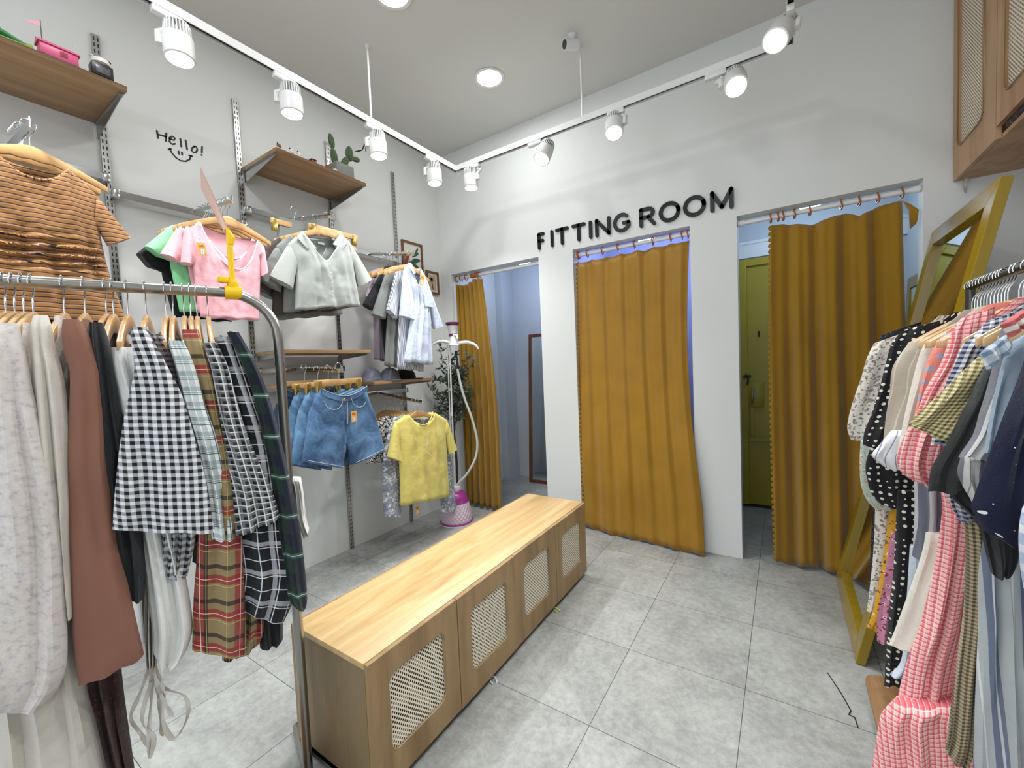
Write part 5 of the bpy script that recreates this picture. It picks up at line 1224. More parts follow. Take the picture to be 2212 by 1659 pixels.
# downlights
for x, y, lab in ((-1.132, 1.149, 'round recessed downlight in the ceiling, fully visible'), (-1.16, .27, 'round recessed downlight cut by the top edge of the picture'), (-1.16, -.9, 'round recessed downlight behind the top edge'), (.1, -.6, 'round recessed downlight above the bench aisle'), (.1, -2.4, 'round recessed downlight above the shop entrance')):
    r = thing('recessed_downlight', lab, 'lamp', (x, y, H), 'round ceiling downlights')
    part('trim_ring', MB().lathe([(.088, -.001), (.108, -.001), (.112, -.004), (.108, -.008), (.090, -.006), (.088, -.001)], (x, y, H), 36, caps=False), M['white'], r)
    part('diffuser', MB().lathe([(.090, -.002), (.088, -.0045), (.01, -.005)], (x, y, H), 36), M['lens'], r)
    ld = bpy.data.lights.new('down', 'AREA'); ld.shape = 'DISK'; ld.size = .17; ld.energy = 7; ld.color = (.98, .99, 1)
    lo = bpy.data.objects.new('down', ld); COL.objects.link(lo); lo.location = (x, y, H - .02)
# security camera
cx, cy = -.50, 1.13
r = thing('security_camera', 'small white bullet security camera on the ceiling', 'camera', (cx, cy, H))
part('mount', MB().lathe([(.03, 0), (.03, -.012), (.012, -.03)], (cx + .03, cy + .02, H), 16), M['white'], r)
part('housing', MB().tube([V((cx + .05, cy + .05, H - .05)), V((cx - .005, cy - .02, H - .065))], .033, 18), M['white'], r)
e = V((cx - .005, cy - .02, H - .065)); dr_ = (e - V((cx + .05, cy + .05, H - .05))).normalized()
part('lens_glass', MB().tube([e, e + dr_ * .004], .026, 18), M['rubber'], r)
part('joint', MB().tube([(cx + .03, cy + .02, H - .02), (cx + .02, cy + .012, H - .045)], .01, 8), M['white'], r)

# ------------------------------------------------------------------ framed pictures
def pic(y0, y1, z0, z1, lab, kind):
    r = thing('picture_frame', lab, 'picture', (XL, (y0 + y1) / 2, (z0 + z1) / 2)); w = .016; x1 = XL + .022
    b = MB().box((XL, y0, z0), (x1, y0 + w, z1)); b.box((XL, y1 - w, z0), (x1, y1, z1)); b.box((XL, y0 + w, z0), (x1, y1 - w, z0 + w)); b.box((XL, y0 + w, z1 - w), (x1, y1 - w, z1))
    part('frame', b, M['frame'], r, smooth=False, bevel=.001)
    part('mat', MB().box((XL + .004, y0 + w, z0 + w), (XL + .008, y1 - w, z1 - w)), m_plain('picture_paper', srgb(222, 218, 208), .7), r, smooth=False)
    cy_, cz_ = (y0 + y1) / 2, (z0 + z1) / 2; h = z1 - z0; wd = y1 - y0
    if kind == 0:
        b = MB()
        for k, (dy, dz, an, L) in enumerate(((.04, .05, .5, .10), (.05, .0, .1, .11), (.04, -.06, -.4, .10), (.06, .09, 1.0, .07), (.02, -.02, .3, .12))):
            c_ = V((XL + .009, cy_ + dy, cz_ + dz)); u_ = V((0, cos(an), sin(an))); v_ = V((0, -sin(an), cos(an)))
            b.prism([c_ + u_ * L * .5 * cos(2 * pi * q / 10) + v_ * L * .16 * sin(2 * pi * q / 10) for q in range(10)], (.0006 + k * .0001, 0, 0))
        part('leaf_print', b, m_plain('print_green', srgb(46, 92, 72), .7), r, smooth=False)
        part('block_print', MB().box((XL + .008, y0 + w + .012, z0 + .05), (XL + .0088, y0 + w + .075, z1 - .12)), m_plain('print_red', srgb(140, 66, 50), .7), r, smooth=False)
    else:
        part('panel_print', MB().box((XL + .008, y0 + w + .02, z0 + w + .02), (XL + .0086, y1 - w - .02, z1 - w - .02)), m_plain('print_sand', srgb(196, 176, 150), .7), r, smooth=False)
        b = MB()
        for q in range(9):
            an = 2 * pi * q / 9; c_ = V((XL + .009, cy_ - .01, cz_ + .035)); tip = c_ + V((0, cos(an) * .045, sin(an) * .04 - .01)); sd = V((0, -sin(an), cos(an))) * .008
            b.prism([c_ - sd, tip, c_ + sd], (.0006, 0, 0))
        b.prism([(XL + .009, cy_ - .014, cz_ + .03), (XL + .009, cy_ - .004, cz_ + .03), (XL + .009, cy_ + .012, cz_ - .07), (XL + .009, cy_ - .002, cz_ - .07)], (.0006, 0, 0))
        part('palm_print', b, m_plain('print_olive', srgb(86, 84, 58), .7), r, smooth=False)
pic(1.269, 1.525, 2.30, 2.618, 'larger oak framed picture with green leaves partly behind the shirts', 0)
pic(1.565, 1.735, 2.165, 2.385, 'small brown framed picture of a palm tree near the corner', 1)
# ------------------------------------------------------------------ curtains
def pl3(pts, t):
    n = len(pts) - 1; L = [(V(pts[i + 1]) - V(pts[i])).length for i in range(n)]; s_ = t * sum(L)
    for i in range(n):
        if s_ <= L[i] or i == n - 1: return V(pts[i]).lerp(V(pts[i + 1]), min(1, s_ / L[i]) if L[i] else 0)
        s_ -= L[i]
def curtain_mb(top, bot, mids=None, folds=6, amp0=.012, amp1=.03, nu=150, nv=46, seed=0, sag=.0, nsag=7, hemw=.01, phase=0, flare=None):
    rows = []; uvs = []
    for i in range(nv):
        v = i / (nv - 1); row = []
        for j in range(nu):
            u = j / (nu - 1); a = pl3(top, u); c = pl3(bot, u)
            p = a.lerp(c, v)
            if mids: p += V(mids(u, v))
            am = lerp(amp0, amp1, min(1, v * 1.6))
            w_ = u + .012 * sin(v * 3 + seed) + .018 * noise.noise(V((u * 3, v * 1.2, seed)))
            s_ = sin(2 * pi * folds * w_ + phase)
            off = am * (abs(s_) ** 1.0) * (1 if s_ > 0 else -1) + am * .4 * sin(2 * pi * folds * 2.1 * w_ + seed)
            off += .01 * noise.noise(V((u * 9, v * 5, seed + 3)))
            p.y += -off
            if sag: p.z -= sag * (abs(sin(pi * nsag * u)) ** 1.0) * max(0, 1 - v * 7)
            if i == nv - 1: p.z += hemw * sin(2 * pi * folds * w_ + 1)
            row.append(p); uvs.append((u, v))
        rows.append(row)
    return MB().grid(rows, uvs=uvs)
def cring(x, y, z, root_, r=.028, tilt=0):
    pts = [(x + .0035 * sin(a * 2) , y + r * cos(a), z + r * sin(a) - .004) for a in [2 * pi * k / 20 for k in range(21)]]
    part('ring', MB().tube(pts, .0048, 6, caps=False), M['ringm'], root_)
M['ringm'] = m_plain('terracotta_ring', srgb(170, 96, 58), .45)
def rod(x0, x1, lab):
    r = thing('curtain_rod', lab, 'curtain rod', ((x0 + x1) / 2, 1.845, 2.318))
    part('rod', MB().tube([(x0 + .003, 1.845, 2.318), (x1 - .003, 1.845, 2.318)], .0155, 16), M['whitep'], r)
    for x, s_ in ((x0, 1), (x1, -1)): part('socket', MB().tube([(x + s_ * .002, 1.845, 2.318), (x + s_ * .04, 1.845, 2.318)], .0195, 16), M['whitep'], r)
rod(OPEN[0][0], OPEN[0][1], 'white curtain rod of the open left fitting room'); rod(OPEN[1][0], OPEN[1][1], 'white curtain rod of the closed middle fitting room'); rod(OPEN[2][0], OPEN[2][1], 'white curtain rod of the right fitting room')

def solid(o, t_=.003):
    m = o.modifiers.new('cloth_thickness', 'SOLIDIFY'); m.thickness = t_; m.offset = 0
# middle curtain
r = thing('curtain', 'closed mustard satin curtain filling the middle fitting room opening', 'curtain', (-.35, 1.845, 2.28))
top = [(-.795, 1.845, 2.262), (-.60, 1.845, 2.262), (-.2, 1.845, 2.270), (.04, 1.845, 2.276), (.085, 1.85, 2.272)]
bot = [(-.79, 1.80, .012), (-.52, 1.745, .006), (-.26, 1.73, .010), (-.02, 1.70, .006), (.17, 1.69, .008)]
def mid2(u, v):
    f = max(0, v - .55) / .45
    return (.02 * sin(v * 3) * (u - .5) * (1 - u) - .05 * sin(pi * min(1, v / .85)) * u ** 3, -.03 * sin(pi * min(1, v * 1.1)) * f, 0)
o = part('cloth', curtain_mb(top, bot, mid2, folds=5.5, amp0=.007, amp1=.011, seed=2, sag=.012, nsag=7, phase=.6), F['satin'], r); solid(o)
for x in (-.785, -.775, -.70, -.57, -.44, -.31, -.17, -.04, .04, .08): cring(x, 1.845, 2.318, r)
b = MB()
for k in range(58):
    v = k / 57; p = pl3([(-.797, 1.845, 2.24), (-.806, 1.80, 1.4), (-.80, 1.79, .7), (-.79, 1.79, .03)], v); a = 0
    b.lathe([(.002, -.016), (.012, -.008), (.014, 0), (.012, .008), (.002, .016)], (p.x - .002, p.y, p.z), 8, Matrix.Scale(.25, 4, (0, 1, 0)))
part('scalloped_edge', b, F['satin'], r)
# left curtain, pushed open
r = thing('curtain', 'mustard curtain pushed to the left side of the left fitting room', 'curtain', (-2.0, 1.845, 2.28))
top = [(-2.125, 1.845, 2.262), (-2.02, 1.845, 2.235), (-1.93, 1.845, 2.262), (-1.90, 1.845, 2.285), (-1.78, 1.845, 2.27)]
bot = [(-2.10, 1.83, .03), (-1.98, 1.80, .02), (-1.86, 1.80, .012), (-1.72, 1.80, .012), (-1.665, 1.83, .012)]
def mid1(u, v): return (.05 * sin(pi * v) * u - .0, -.01, 0)
o = part('cloth', curtain_mb(top, bot, mid1, folds=6, amp0=.012, amp1=.026, seed=5, sag=.0, phase=2.2), F['curtain'], r); solid(o)
for x in (-2.12, -2.065, -2.0): cring(x, 1.845, 2.318, r)
part('tie_wrap', MB().tube([(-1.935, 1.845, 2.318), (-1.86, 1.845, 2.318)], .022, 14), m_plain('ochre_wrap', srgb(176, 104, 40), .7), r)
for x in (-1.85, -1.83): cring(x, 1.845, 2.318, r)
# right curtain
r = thing('curtain', 'mustard velvet curtain half drawn across the right fitting room', 'curtain', (.9, 1.845, 2.28))
top = [(.590, 1.845, 2.265), (.66, 1.845, 2.262), (.80, 1.845, 2.225), (.98, 1.845, 2.262), (1.04, 1.845, 2.222), (1.12, 1.845, 2.262), (1.23, 1.845, 2.268)]
bot = [(.595, 1.80, .022), (.70, 1.80, .014), (.78, 1.815, .03), (.92, 1.80, .020), (1.02, 1.81, .03), (1.16, 1.81, .03), (1.26, 1.82, .03)]
o = part('cloth', curtain_mb(top, bot, lambda u, v: (-.012 * sin(pi * v * 1.0) * (1 - u), 0, 0), folds=4.3, amp0=.016, amp1=.030, seed=9, phase=1.2), F['curtain'], r); solid(o, .004)
for x in (.590, .632, .66, .72, .80, .955, 1.04, 1.125, 1.23): cring(x, 1.845, 2.318, r)
b = MB().grid([[V((1.232, 1.842, 2.268)), V((1.255, 1.825, 2.20)), V((1.262, 1.835, 2.10))], [V((1.262, 1.820, 2.235)), V((1.280, 1.81, 2.19)), V((1.284, 1.815, 2.12))], [V((1.292, 1.80, 2.19)), V((1.288, 1.80, 2.165)), V((1.286, 1.80, 2.14))]])
o = part('turned_corner', b, F['curtain'], r); solid(o, .003)
b = MB()
for k in range(58):
    p = pl3([(.587, 1.845, 2.25), (.578, 1.81, 1.4), (.583, 1.80, .7), (.592, 1.80, .04)], k / 57)
    b.lathe([(.002, -.016), (.010, -.008), (.012, 0), (.010, .008), (.002, .016)], (p.x - .002, p.y, p.z), 8, Matrix.Scale(.25, 4, (0, 1, 0)))
part('scalloped_edge', b, F['curtain'], r)

# fitting room lamps
for x, y, c_, lab in ((-1.66, 2.40, (.54, .68, 1), 'small glowing lamp with loose wires in the left fitting room'), (-.375, 2.45, (.30, .38, 1), 'small glowing lamp with loose wires in the middle fitting room'), (.826, 2.40, (.55, .74, 1), 'small glowing lamp with loose wires in the right fitting room')):
    r = thing('pendant_lamp', lab, 'lamp', (x, y, 2.78))
    part('cord', MB().tube([(x, y, 2.78), (x, y, 2.55)], .003, 6), M['rubber'], r)
    part('lamp_disc', MB().lathe([(.075, -.018), (.080, -.012), (.080, .012), (.05, .03), (.01, .035)], (x, y, 2.52), 24), M['white'], r)
    part('diffuser', MB().lathe([(.01, -.032), (.055, -.028), (.074, -.018)], (x, y, 2.52), 24), M['lensblue'], r)
    for k in range(5):
        a = k * 1.3; part('wire', MB().tube([(x + .03 * cos(a), y, 2.53), (x + .10 * cos(a), y + .04 * sin(a), 2.56), (x + .13 * cos(a + .3), y + .06 * sin(a), 2.50), (x + .06 * cos(a + .5), y + .08 * sin(a), 2.47)], .0016, 5), M['rubber'], r)
    ld = bpy.data.lights.new('fit', 'POINT'); ld.energy = 16 if x < 0 and x > -1 else 9; ld.color = c_; ld.shadow_soft_size = .07
    lo = bpy.data.objects.new('fit', ld); COL.objects.link(lo); lo.location = (x, y, 2.46)
# leaning brown mirror in the left fitting room
def framed_mirror(name, lab, p0, ex, ez, w, h, fw, th, fm, loc):
    """p0 lower corner, ex/ez unit axes"""
    ex, ez = V(ex).normalized(), V(ez).normalized(); ny = ez.cross(ex).normalized(); P_ = V(p0)
    r = thing(name, lab, 'mirror', loc)
    def q(x, z, y=0): return P_ + ex * x + ez * z + ny * y
    def bar(pts, nm='frame'):
        return MB().prism([q(*a) for a in pts], ny * th)
    mb = MB()
    for pts in ([(0, 0), (w, 0), (w - fw, fw), (fw, fw)], [(w, 0), (w, h), (w - fw, h - fw), (w - fw, fw)], [(w, h), (0, h), (fw, h - fw), (w - fw, h - fw)], [(0, h), (0, 0), (fw, fw), (fw, h - fw)]):
        x_ = bar(pts); mb.add(x_.v, x_.f)
    part('frame', mb, fm, r, smooth=False, bevel=.002)
    part('glass', MB().prism([q(fw - .004, fw - .004, th * .25), q(w - fw + .004, fw - .004, th * .25), q(w - fw + .004, h - fw + .004, th * .25), q(fw - .004, h - fw + .004, th * .25)], ny * .004), M['mirror'], r, smooth=False)
    part('backing', MB().prism([q(fw - .004, fw - .004, th * .05), q(w - fw + .004, fw - .004, th * .05), q(w - fw + .004, h - fw + .004, th * .05), q(fw - .004, h - fw + .004, th * .05)], ny * .003), M['dark'], r, smooth=False)
    return r
framed_mirror('standing_mirror', 'brown wooden framed mirror leaning inside the left fitting room', (-1.40, 2.80, .0), (-1, 0, 0), (0, .07, 1), .53, 1.78, .035, .025, M['brownframe'], (-1.65, 2.8, 0))
framed_mirror('standing_mirror', 'large ochre yellow framed mirror leaning beside the packed dress rail', (.945, .907, .0), (0, 1, 0), (.425, 0, 2.03), .865, 2.09, .088, .035, M['yframe'], (1.0, 1.3, 0))
framed_mirror('standing_mirror', 'olive yellow framed mirror inside the right fitting room, partly seen past the curtain edge', (1.405, 2.23, .0), (0, 1, 0), (.04, 0, 1), .70, 1.95, .08, .03, M['yframe'], (1.42, 2.6, 0))

# ------------------------------------------------------------------ bench cabinet
X0, X1, Y0, Y1, ZB0, ZB1 = -.895, -.482, -.648, 1.072, .03, .492
r = thing('storage_bench', 'long low oak bench cabinet with four cane panelled doors', 'cabinet', ((X0 + X1) / 2, .2, 0))
b = MB()
b.box((X0, Y0, ZB0), (X1, Y0 + .018, ZB1 - .02)); b.box((X0, Y1 - .018, ZB0), (X1, Y1, ZB1 - .02))
b.box((X0, Y0, ZB0), (X1, Y1, ZB0 + .018)); b.box((X0 + .19, Y0 + .018, ZB0), (X0 + .205, Y1 - .018, ZB1 - .02)); b.box((X0, .20, ZB0), (X1, .22, ZB1 - .02))
part('carcass', b, M['oakend'], r, smooth=False)
part('top', MB().box((X0 - .003, Y0 - .002, ZB1 - .020), (X1 + .001, Y1 + .002, ZB1)), M['oak'], r, bevel=.0012)
part('plinth', MB().box((X0 + .03, Y0 + .03, 0), (X1 - .03, Y1 - .03, ZB0)), M['dark'], r, smooth=False)  # coloured dark to carry the shadow beneath the doors
def rrect(cy, cz, hw, hh, rad, n=7):
    pts = []
    for sx, sz, a0_ in ((1, 1, 0), (-1, 1, 90), (-1, -1, 180), (1, -1, 270)):
        for k in range(n):
            a = radians(a0_ + 90 * k / (n - 1)); pts.append((cy + sx * (hw - rad) + rad * cos(a), cz + sz * (hh - rad) + rad * sin(a)))
    return pts
def holed_panel(xa, xb, y0, y1, z0, z1, win, rad):
    """door board with a rounded window; win=(y0,y1,z0,z1)"""
    cy, cz = (win[0] + win[1]) / 2, (win[2] + win[3]) / 2; hw, hh = (win[1] - win[0]) / 2, (win[3] - win[2]) / 2
    inner = rrect(cy, cz, hw, hh, rad); outer = []
    n = 7
    for i, (y, z) in enumerate(inner):
        q = i // n; k = i % n
        cxn, czn = [(y1, z1), (y0, z1), (y0, z0), (y1, z0)][q]
        if k == n // 2: outer.append((cxn, czn))
        elif (k < n // 2) == (q in (0, 2)): outer.append((cxn, max(min(z, z1), z0)) if True else None)
        else: outer.append((max(min(y, y1), y0), czn))
    mb = MB(); N = len(inner)
    lay = []
    for x in (xa, xb):
        lay.append([V((x, y, z)) for y, z in inner]); lay.append([V((x, y, z)) for y, z in outer])
    mb.v = [tuple(p) for L in lay for p in L]; mb.uv = [(p[1], p[2]) for p in mb.v]
    for i in range(N):
        j = (i + 1) % N
        mb.f += [(i, j, N + j, N + i), (2 * N + i, 3 * N + i, 3 * N + j, 2 * N + j), (i, 2 * N + i, 2 * N + j, j), (N + i, N + j, 3 * N + j, 3 * N + i)]
    return mb, inner
def cane_door(root_, xa, xb, y0, y1, z0, z1, win, rad, wm, lab=None):
    mb, inner = holed_panel(xa, xb, y0, y1, z0, z1, win, rad)
    d = part('door', mb, wm, root_, smooth=False, label=lab)
    xm = xa + (xb - xa) * .45
    c = MB(); c.v = [(xm, y, z) for y, z in rrect((win[0] + win[1]) / 2, (win[2] + win[3]) / 2, (win[1] - win[0]) / 2 + .004, (win[3] - win[2]) / 2 + .004, rad)]
    c.uv = [(y - win[0], z - win[2]) for x, y, z in c.v]; c.f = [tuple(range(len(c.v)))]
    part('cane_panel', c, M['cane'], d, smooth=False)
    part('beading', MB().tube([(xb - .004, y, z) for y, z in rrect((win[0] + win[1]) / 2, (win[2] + win[3]) / 2, (win[1] - win[0]) / 2 - .002, (win[3] - win[2]) / 2 - .002, rad)] + [(xb - .004, inner[0][0] - .002, inner[0][1])], .0035, 6, caps=False), M['oakz'], d)
    return d
dw = (Y1 - Y0) / 4
offs = [(-.003, .0), (.003, .0), (-.001, .001), (.001, 0)]
for k in range(4):
    y0 = Y0 + dw * k + .0015; y1 = y0 + dw - .003; ox, oz = offs[k]
    cane_door(r, X1 + .001 + ox * .5, X1 + .019 + ox * .5, y0, y1, ZB0 - .002, ZB1 - .004 + oz, (y0 + .076, y1 - .076, .125, .405), .035, M['oakz'])
    cane_door(r, X0 - .001, X0 - .019, y0, y1, ZB0 + .01, ZB1 - .004, (y0 + .076, y1 - .076, .125, .405), .035, M['oakz'])

# ------------------------------------------------------------------ cabinet high on the right
cx0, cy1, cz0 = 1.42, 1.780, 2.315
r = thing('hanging_cabinet', 'oak hanging cabinet with tall cane doors, high at the right edge', 'cabinet', (1.63, 1.2, cz0))
b = MB().box((cx0 + .02, .3, cz0 - .015), (XW - .002, cy1, cz0 + .003)); b.box((cx0 + .02, cy1 - .018, cz0), (XW - .002, cy1, H - .01)); b.box((cx0 + .02, .3, cz0), (XW - .002, .318, H - .01)); b.box((XW - .02, .3, cz0), (XW - .002, cy1, H - .01))
part('carcass', b, M['cabwood'], r, smooth=False)
for y0, y1, z0 in ((1.245, 1.778, cz0 - .015), (.70, 1.238, cz0 + .035), (.30, .694, cz0 + .035)):
    d_ = cane_door(r, cx0 + .018, cx0, y0, y1, z0, H - .02, (y0 + .125, y1 - .075, cz0 + .13, H - .15), .05, M['cabwood'])
b = MB()
pts = [(cx0 + .034, 1.225 - k * .03, cz0 + .024 + .003 * sin(k * 2.1)) for k in range(30)]
b.tube(pts, .02, 10, rad=[.010 + .009 * abs(sin(k * 1.3)) + .002 * sin(k * 3.1) for k in range(30)])
solo('cloth_bundle', 'dark patterned cloth bulging out under the cane cabinet doors', 'cloth', b, dots('dark_print_cloth', srgb(44, 38, 46), srgb(120, 92, 92), 40, .3, 1), (cx0 + .05, 1.2, cz0))
b = MB().grid([[V((1.455, 1.745, 2.31)), V((1.475, 1.74, 2.31))], [V((1.448, 1.748, 2.27)), V((1.468, 1.744, 2.27))], [V((1.455, 1.75, 2.23)), V((1.463, 1.748, 2.22))]])
tp = NT('clear_plastic'); tp.b.inputs['Transmission Weight'].default_value = .75; tp.b.inputs['Alpha'].default_value = .6; M['clear'] = tp.done((.9, .9, .9), .15)
o = solo('plastic_strip', 'crumpled clear plastic strip hanging from the cane cabinet corner', 'plastic', b, M['clear'], (1.46, 1.745, 2.31))
solid(o, .0012)

# ------------------------------------------------------------------ garment steamer
S_ = DATA['st']; bx, by = -1.885, 1.395
pur = m_plain('purple_plastic', srgb(150, 48, 128), .3); dpur = m_plain('plum_plastic', srgb(104, 40, 84), .35)
t = NT('quilted_pale_pink'); o_ = t.objc(); sp = t.n('ShaderNodeSeparateXYZ'); t.l(o_, sp.inputs[0])
an = t.math('ARCTAN2', sp.outputs[1], sp.outputs[0]); u1 = t.math('MULTIPLY', an, 12); v1 = t.math('MULTIPLY', sp.outputs[2], 72)
h = t.math('MINIMUM', t.math('ABSOLUTE', t.math('SINE', t.math('ADD', u1, v1))), t.math('ABSOLUTE', t.math('SINE', t.math('SUBTRACT', u1, v1))))
t.bump(h, .8, .006); pinkq = t.done(srgb(214, 190, 204), .35)
r = thing('garment_steamer', 'white and purple upright garment steamer with quilted water tank', 'garment steamer', (bx, by, 0))
part('base_tank', MB().lathe([(.145, .022), (.148, .05), (.138, .12), (.118, .20), (.108, .228), (.02, .235)], (bx, by, 0), 36), pinkq, r)
part('base_rim', MB().lathe([(.150, .008), (.154, .016), (.150, .026), (.12, .028)], (bx, by, 0), 36), pur, r)
part('base_foot', MB().lathe([(.13, 0), (.152, .002), (.150, .010), (.10, .012)], (bx, by, 0), 36), M['whitep'], r)
part('tank_cover', MB().lathe([(.122, .195), (.110, .228), (.098, .262), (.070, .285), (.02, .292)], (bx, by, 0), 30), pur, r)
part('neck_block', MB().box((bx - .045, by - .03, .28), (bx + .035, by + .04, .335)), M['whitep'], r, bevel=.006)
part('dial', MB().tube([(bx - .06, by - .105, .215), (bx - .066, by - .13, .215)], .018, 12), M['whitep'], r)
for dx, top_, rr in ((-.030, 1.63, .0055), (.0, 1.62, .0075)):
    part('pole', MB().tube([(bx + dx, by, .30), (bx + dx + (.015 if dx else .01), by + .01, top_)], rr, 10), M['whitep'] if dx else M['white'], r)
for z in (.62, .98): part('pole_joint', MB().tube([(bx + .004, by, z), (bx + .004, by, z + .03)], .012, 10), M['whitep'], r)
HL, HR = V(S_['hangL']), V(S_['hangR']); hc = V(S_['hc'])
ctr = hc.copy()
pts = [HL + V((0, 0, -.005)), HL.lerp(ctr, .4) + V((0, 0, .012)), ctr + V((0, 0, -.028)), HR.lerp(ctr, .45) + V((0, 0, .012)), HR.lerp(ctr, .12) + V((0, 0, .004)), HR + V((0, 0, -.025))]
P_ = catmull([list(p) for p in pts], 22)
part('shoulder_hanger', MB().tube([V(p) for p in P_], .012, 10, rad=[.008 + .008 * sin(pi * k / 21) for k in range(22)]), M['whitep'], r)
hx, hy = ctr.x, ctr.y
part('support_bracket', MB().lathe([(.052, -.045), (.040, -.01), (.036, .03), (.034, .045)], (hx, hy, ctr.z), 20), M['whitep'], r)
part('steam_head', MB().lathe([(.032, .06), (.036, .09), (.052, .14), (.055, .148)], (hx - .005, hy, ctr.z - .01), 24), M['whitep'], r)
part('head_band', MB().lathe([(.037, .042), (.038, .068), (.030, .070)], (hx - .005, hy, ctr.z - .01), 24), dpur, r)
part('head_rim', MB().lathe([(.052, .140), (.062, .158), (.062, .170), (.050, .172)], (hx - .005, hy, ctr.z - .01), 24), dpur, r)
part('clip', MB().tube([(hx + .02, hy - .02, ctr.z + .045), (hx + .05, hy - .01, ctr.z + .04), (hx + .055, hy - .01, ctr.z + .01)], .012, 8), M['whitep'], r)
part('hose_grip', MB().tube([V(S_['handle0']), V(S_['handle1'])], .011, 10), M['rubber'], r)
part('hose', MB().tube([V(p) for p in catmull(DATA['hose'], 40)], .0115, 10), m_plain('grey_hose', srgb(196, 198, 194), .5), r)

# olive plant in a pot behind the steamer
px, py = -2.04, 1.60
r = thing('potted_olive', 'artificial olive tree with thin dark leaves behind the steamer', 'plant', (px, py, 0))
part('pot', MB().lathe([(.055, 0), (.075, .10), (.080, .16), (.070, .162), (.066, .14), (.02, .138)], (px, py, 0), 20), m_plain('grey_pot', srgb(120, 118, 112), .8), r)
rng = random.Random(4); fol = MB(); 
branches = []
trunk = [(px, py, .13), (px + .01, py, .5), (px + .0, py - .01, .85), (px + .01, py - .02, 1.15)]
part('trunk', MB().tube(trunk, .010, 8, rad=[.012, .011, .009, .007]), m_plain('dark_bark', srgb(60, 50, 40), .9), r)
for k in range(22):
    z0 = rng.uniform(.82, 1.28); a = rng.uniform(0, 2 * pi); L = rng.uniform(.20, .40)
    dx, dy = cos(a) * L * .75, sin(a) * L * .5
    if px + dx < XL + .06: dx = abs(dx) * .3
    end = V((max(px + dx, XL + .05), min(py + dy, 1.72), z0 + rng.uniform(.05, .30)))
    m_ = V((px + dx * .4, py + dy * .4, z0 + .10)); branches.append([V((px, py, z0 - .05)), m_, end])
branches += [[V((px, py, 1.1)), V((px - .04, py - .05, 1.35)), V((px - .06, py - .08, 1.62))], [V((px, py, 1.1)), V((px + .06, py - .04, 1.30)), V((px + .10, py - .06, 1.55))]]
bb = MB()
for br in branches:
    P_ = [V(p) for p in catmull([list(p) for p in br], 9)]
    bb.tube(P_, .0022, 5)
    for i, p in enumerate(P_[3:]):
        for q in range(5):
            d = V((rng.uniform(-1, 1), rng.uniform(-1, 1), rng.uniform(-.3, 1))).normalized(); L = rng.uniform(.055, .088)
            s_ = d.cross(V((rng.uniform(-1, 1), rng.uniform(-1, 1), .3))).normalized() * L * .15; n_ = d.cross(s_).normalized() * .0006
            a = p + d * .006; tip_ = a + d * L
            if min(tip_.x, a.x) < XL + .025 or max(tip_.y, a.y) > YB - .02: continue
            fol.add([a, a + d * L * .4 + s_, a + d * L, a + d * L * .4 - s_, a + d * L * .4 + n_ * 8], [(0, 1, 4), (1, 2, 4), (2, 3, 4), (3, 0, 4)])
part('branches', bb, bpy.data.materials['dark_bark'], r)
part('foliage', fol, m_plain('olive_leaf', srgb(84, 98, 80), .6, 0, .4, 30), r, smooth=False)

# ------------------------------------------------------------------ things on the shelves
ZS = 2.755 + .022
r = thing('cactus_planter', 'knitted looking prickly pear cactus in a square concrete pot', 'plant', (-1.99, .42, ZS))
kx, ky = -1.97, .45
part('pot', MB().box((kx - .06, ky - .07, ZS), (kx + .06, ky + .07, ZS + .105)), m_plain('concrete', srgb(120, 122, 116), .9, 0, .15, 30), r, bevel=.004)
part('soil', MB().box((kx - .052, ky - .062, ZS + .100), (kx + .052, ky + .062, ZS + .108)), M['dark'], r)
cg = plaid('cactus_green', srgb(58, 78, 52), [(0, .012, 0, .3, srgb(112, 126, 96), .7)])
def pad(c, ry, rz, tilt):
    mb = MB(); rows = []
    for i in range(11):
        th_ = pi * i / 10; row = []
        for k in range(16):
            a = 2 * pi * k / 16; row.append(V((sin(th_) * cos(a) * ry * .5, sin(th_) * sin(a) * ry, -cos(th_) * rz)))
        rows.append(row)
    mb.grid(rows, close_u=True); mb.xf(Matrix.Translation(V(c)) @ Matrix.Rotation(tilt, 4, 'X')); part('pad', mb, cg, r)
pad((kx - .01, ky - .035, ZS + .16), .028, .062, .12); pad((kx - .01, ky - .05, ZS + .262), .024, .052, .15)
pad((kx, ky + .04, ZS + .145), .026, .055, -.55); pad((kx, ky + .085, ZS + .225), .032, .055, -.05); pad((kx, ky + .135, ZS + .205), .020, .040, -1.35)
rb_ = MB().tube([(kx, ky + .13, ZS + .26), (kx, ky + .17, ZS + .28), (kx, ky + .20, ZS + .30), (kx, ky + .225, ZS + .35), (kx, ky + .235, ZS + .345), (kx, ky + .232, ZS + .30)], .006, 6, rad=[.002, .007, .004, .006, .005, .003])
part('ribbon', rb_, M['rubber'], r)
def blob(pts, mat, name, root_, **kw): part(name, pts, mat, root_, **kw)
mr = m_plain('toy_red', srgb(150, 34, 44), .4); mw = m_plain('toy_white', srgb(224, 220, 212), .5); mp = m_plain('toy_pink', srgb(226, 96, 140), .4); mk = m_plain('toy_black', srgb(30, 30, 34), .4)
mv = m_plain('toy_violet', srgb(130, 104, 160), .5); mg = m_plain('toy_green', srgb(40, 130, 70), .5); ml = m_plain('toy_lime', srgb(140, 170, 70), .5); mo = m_plain('toy_brown', srgb(120, 90, 60), .6)
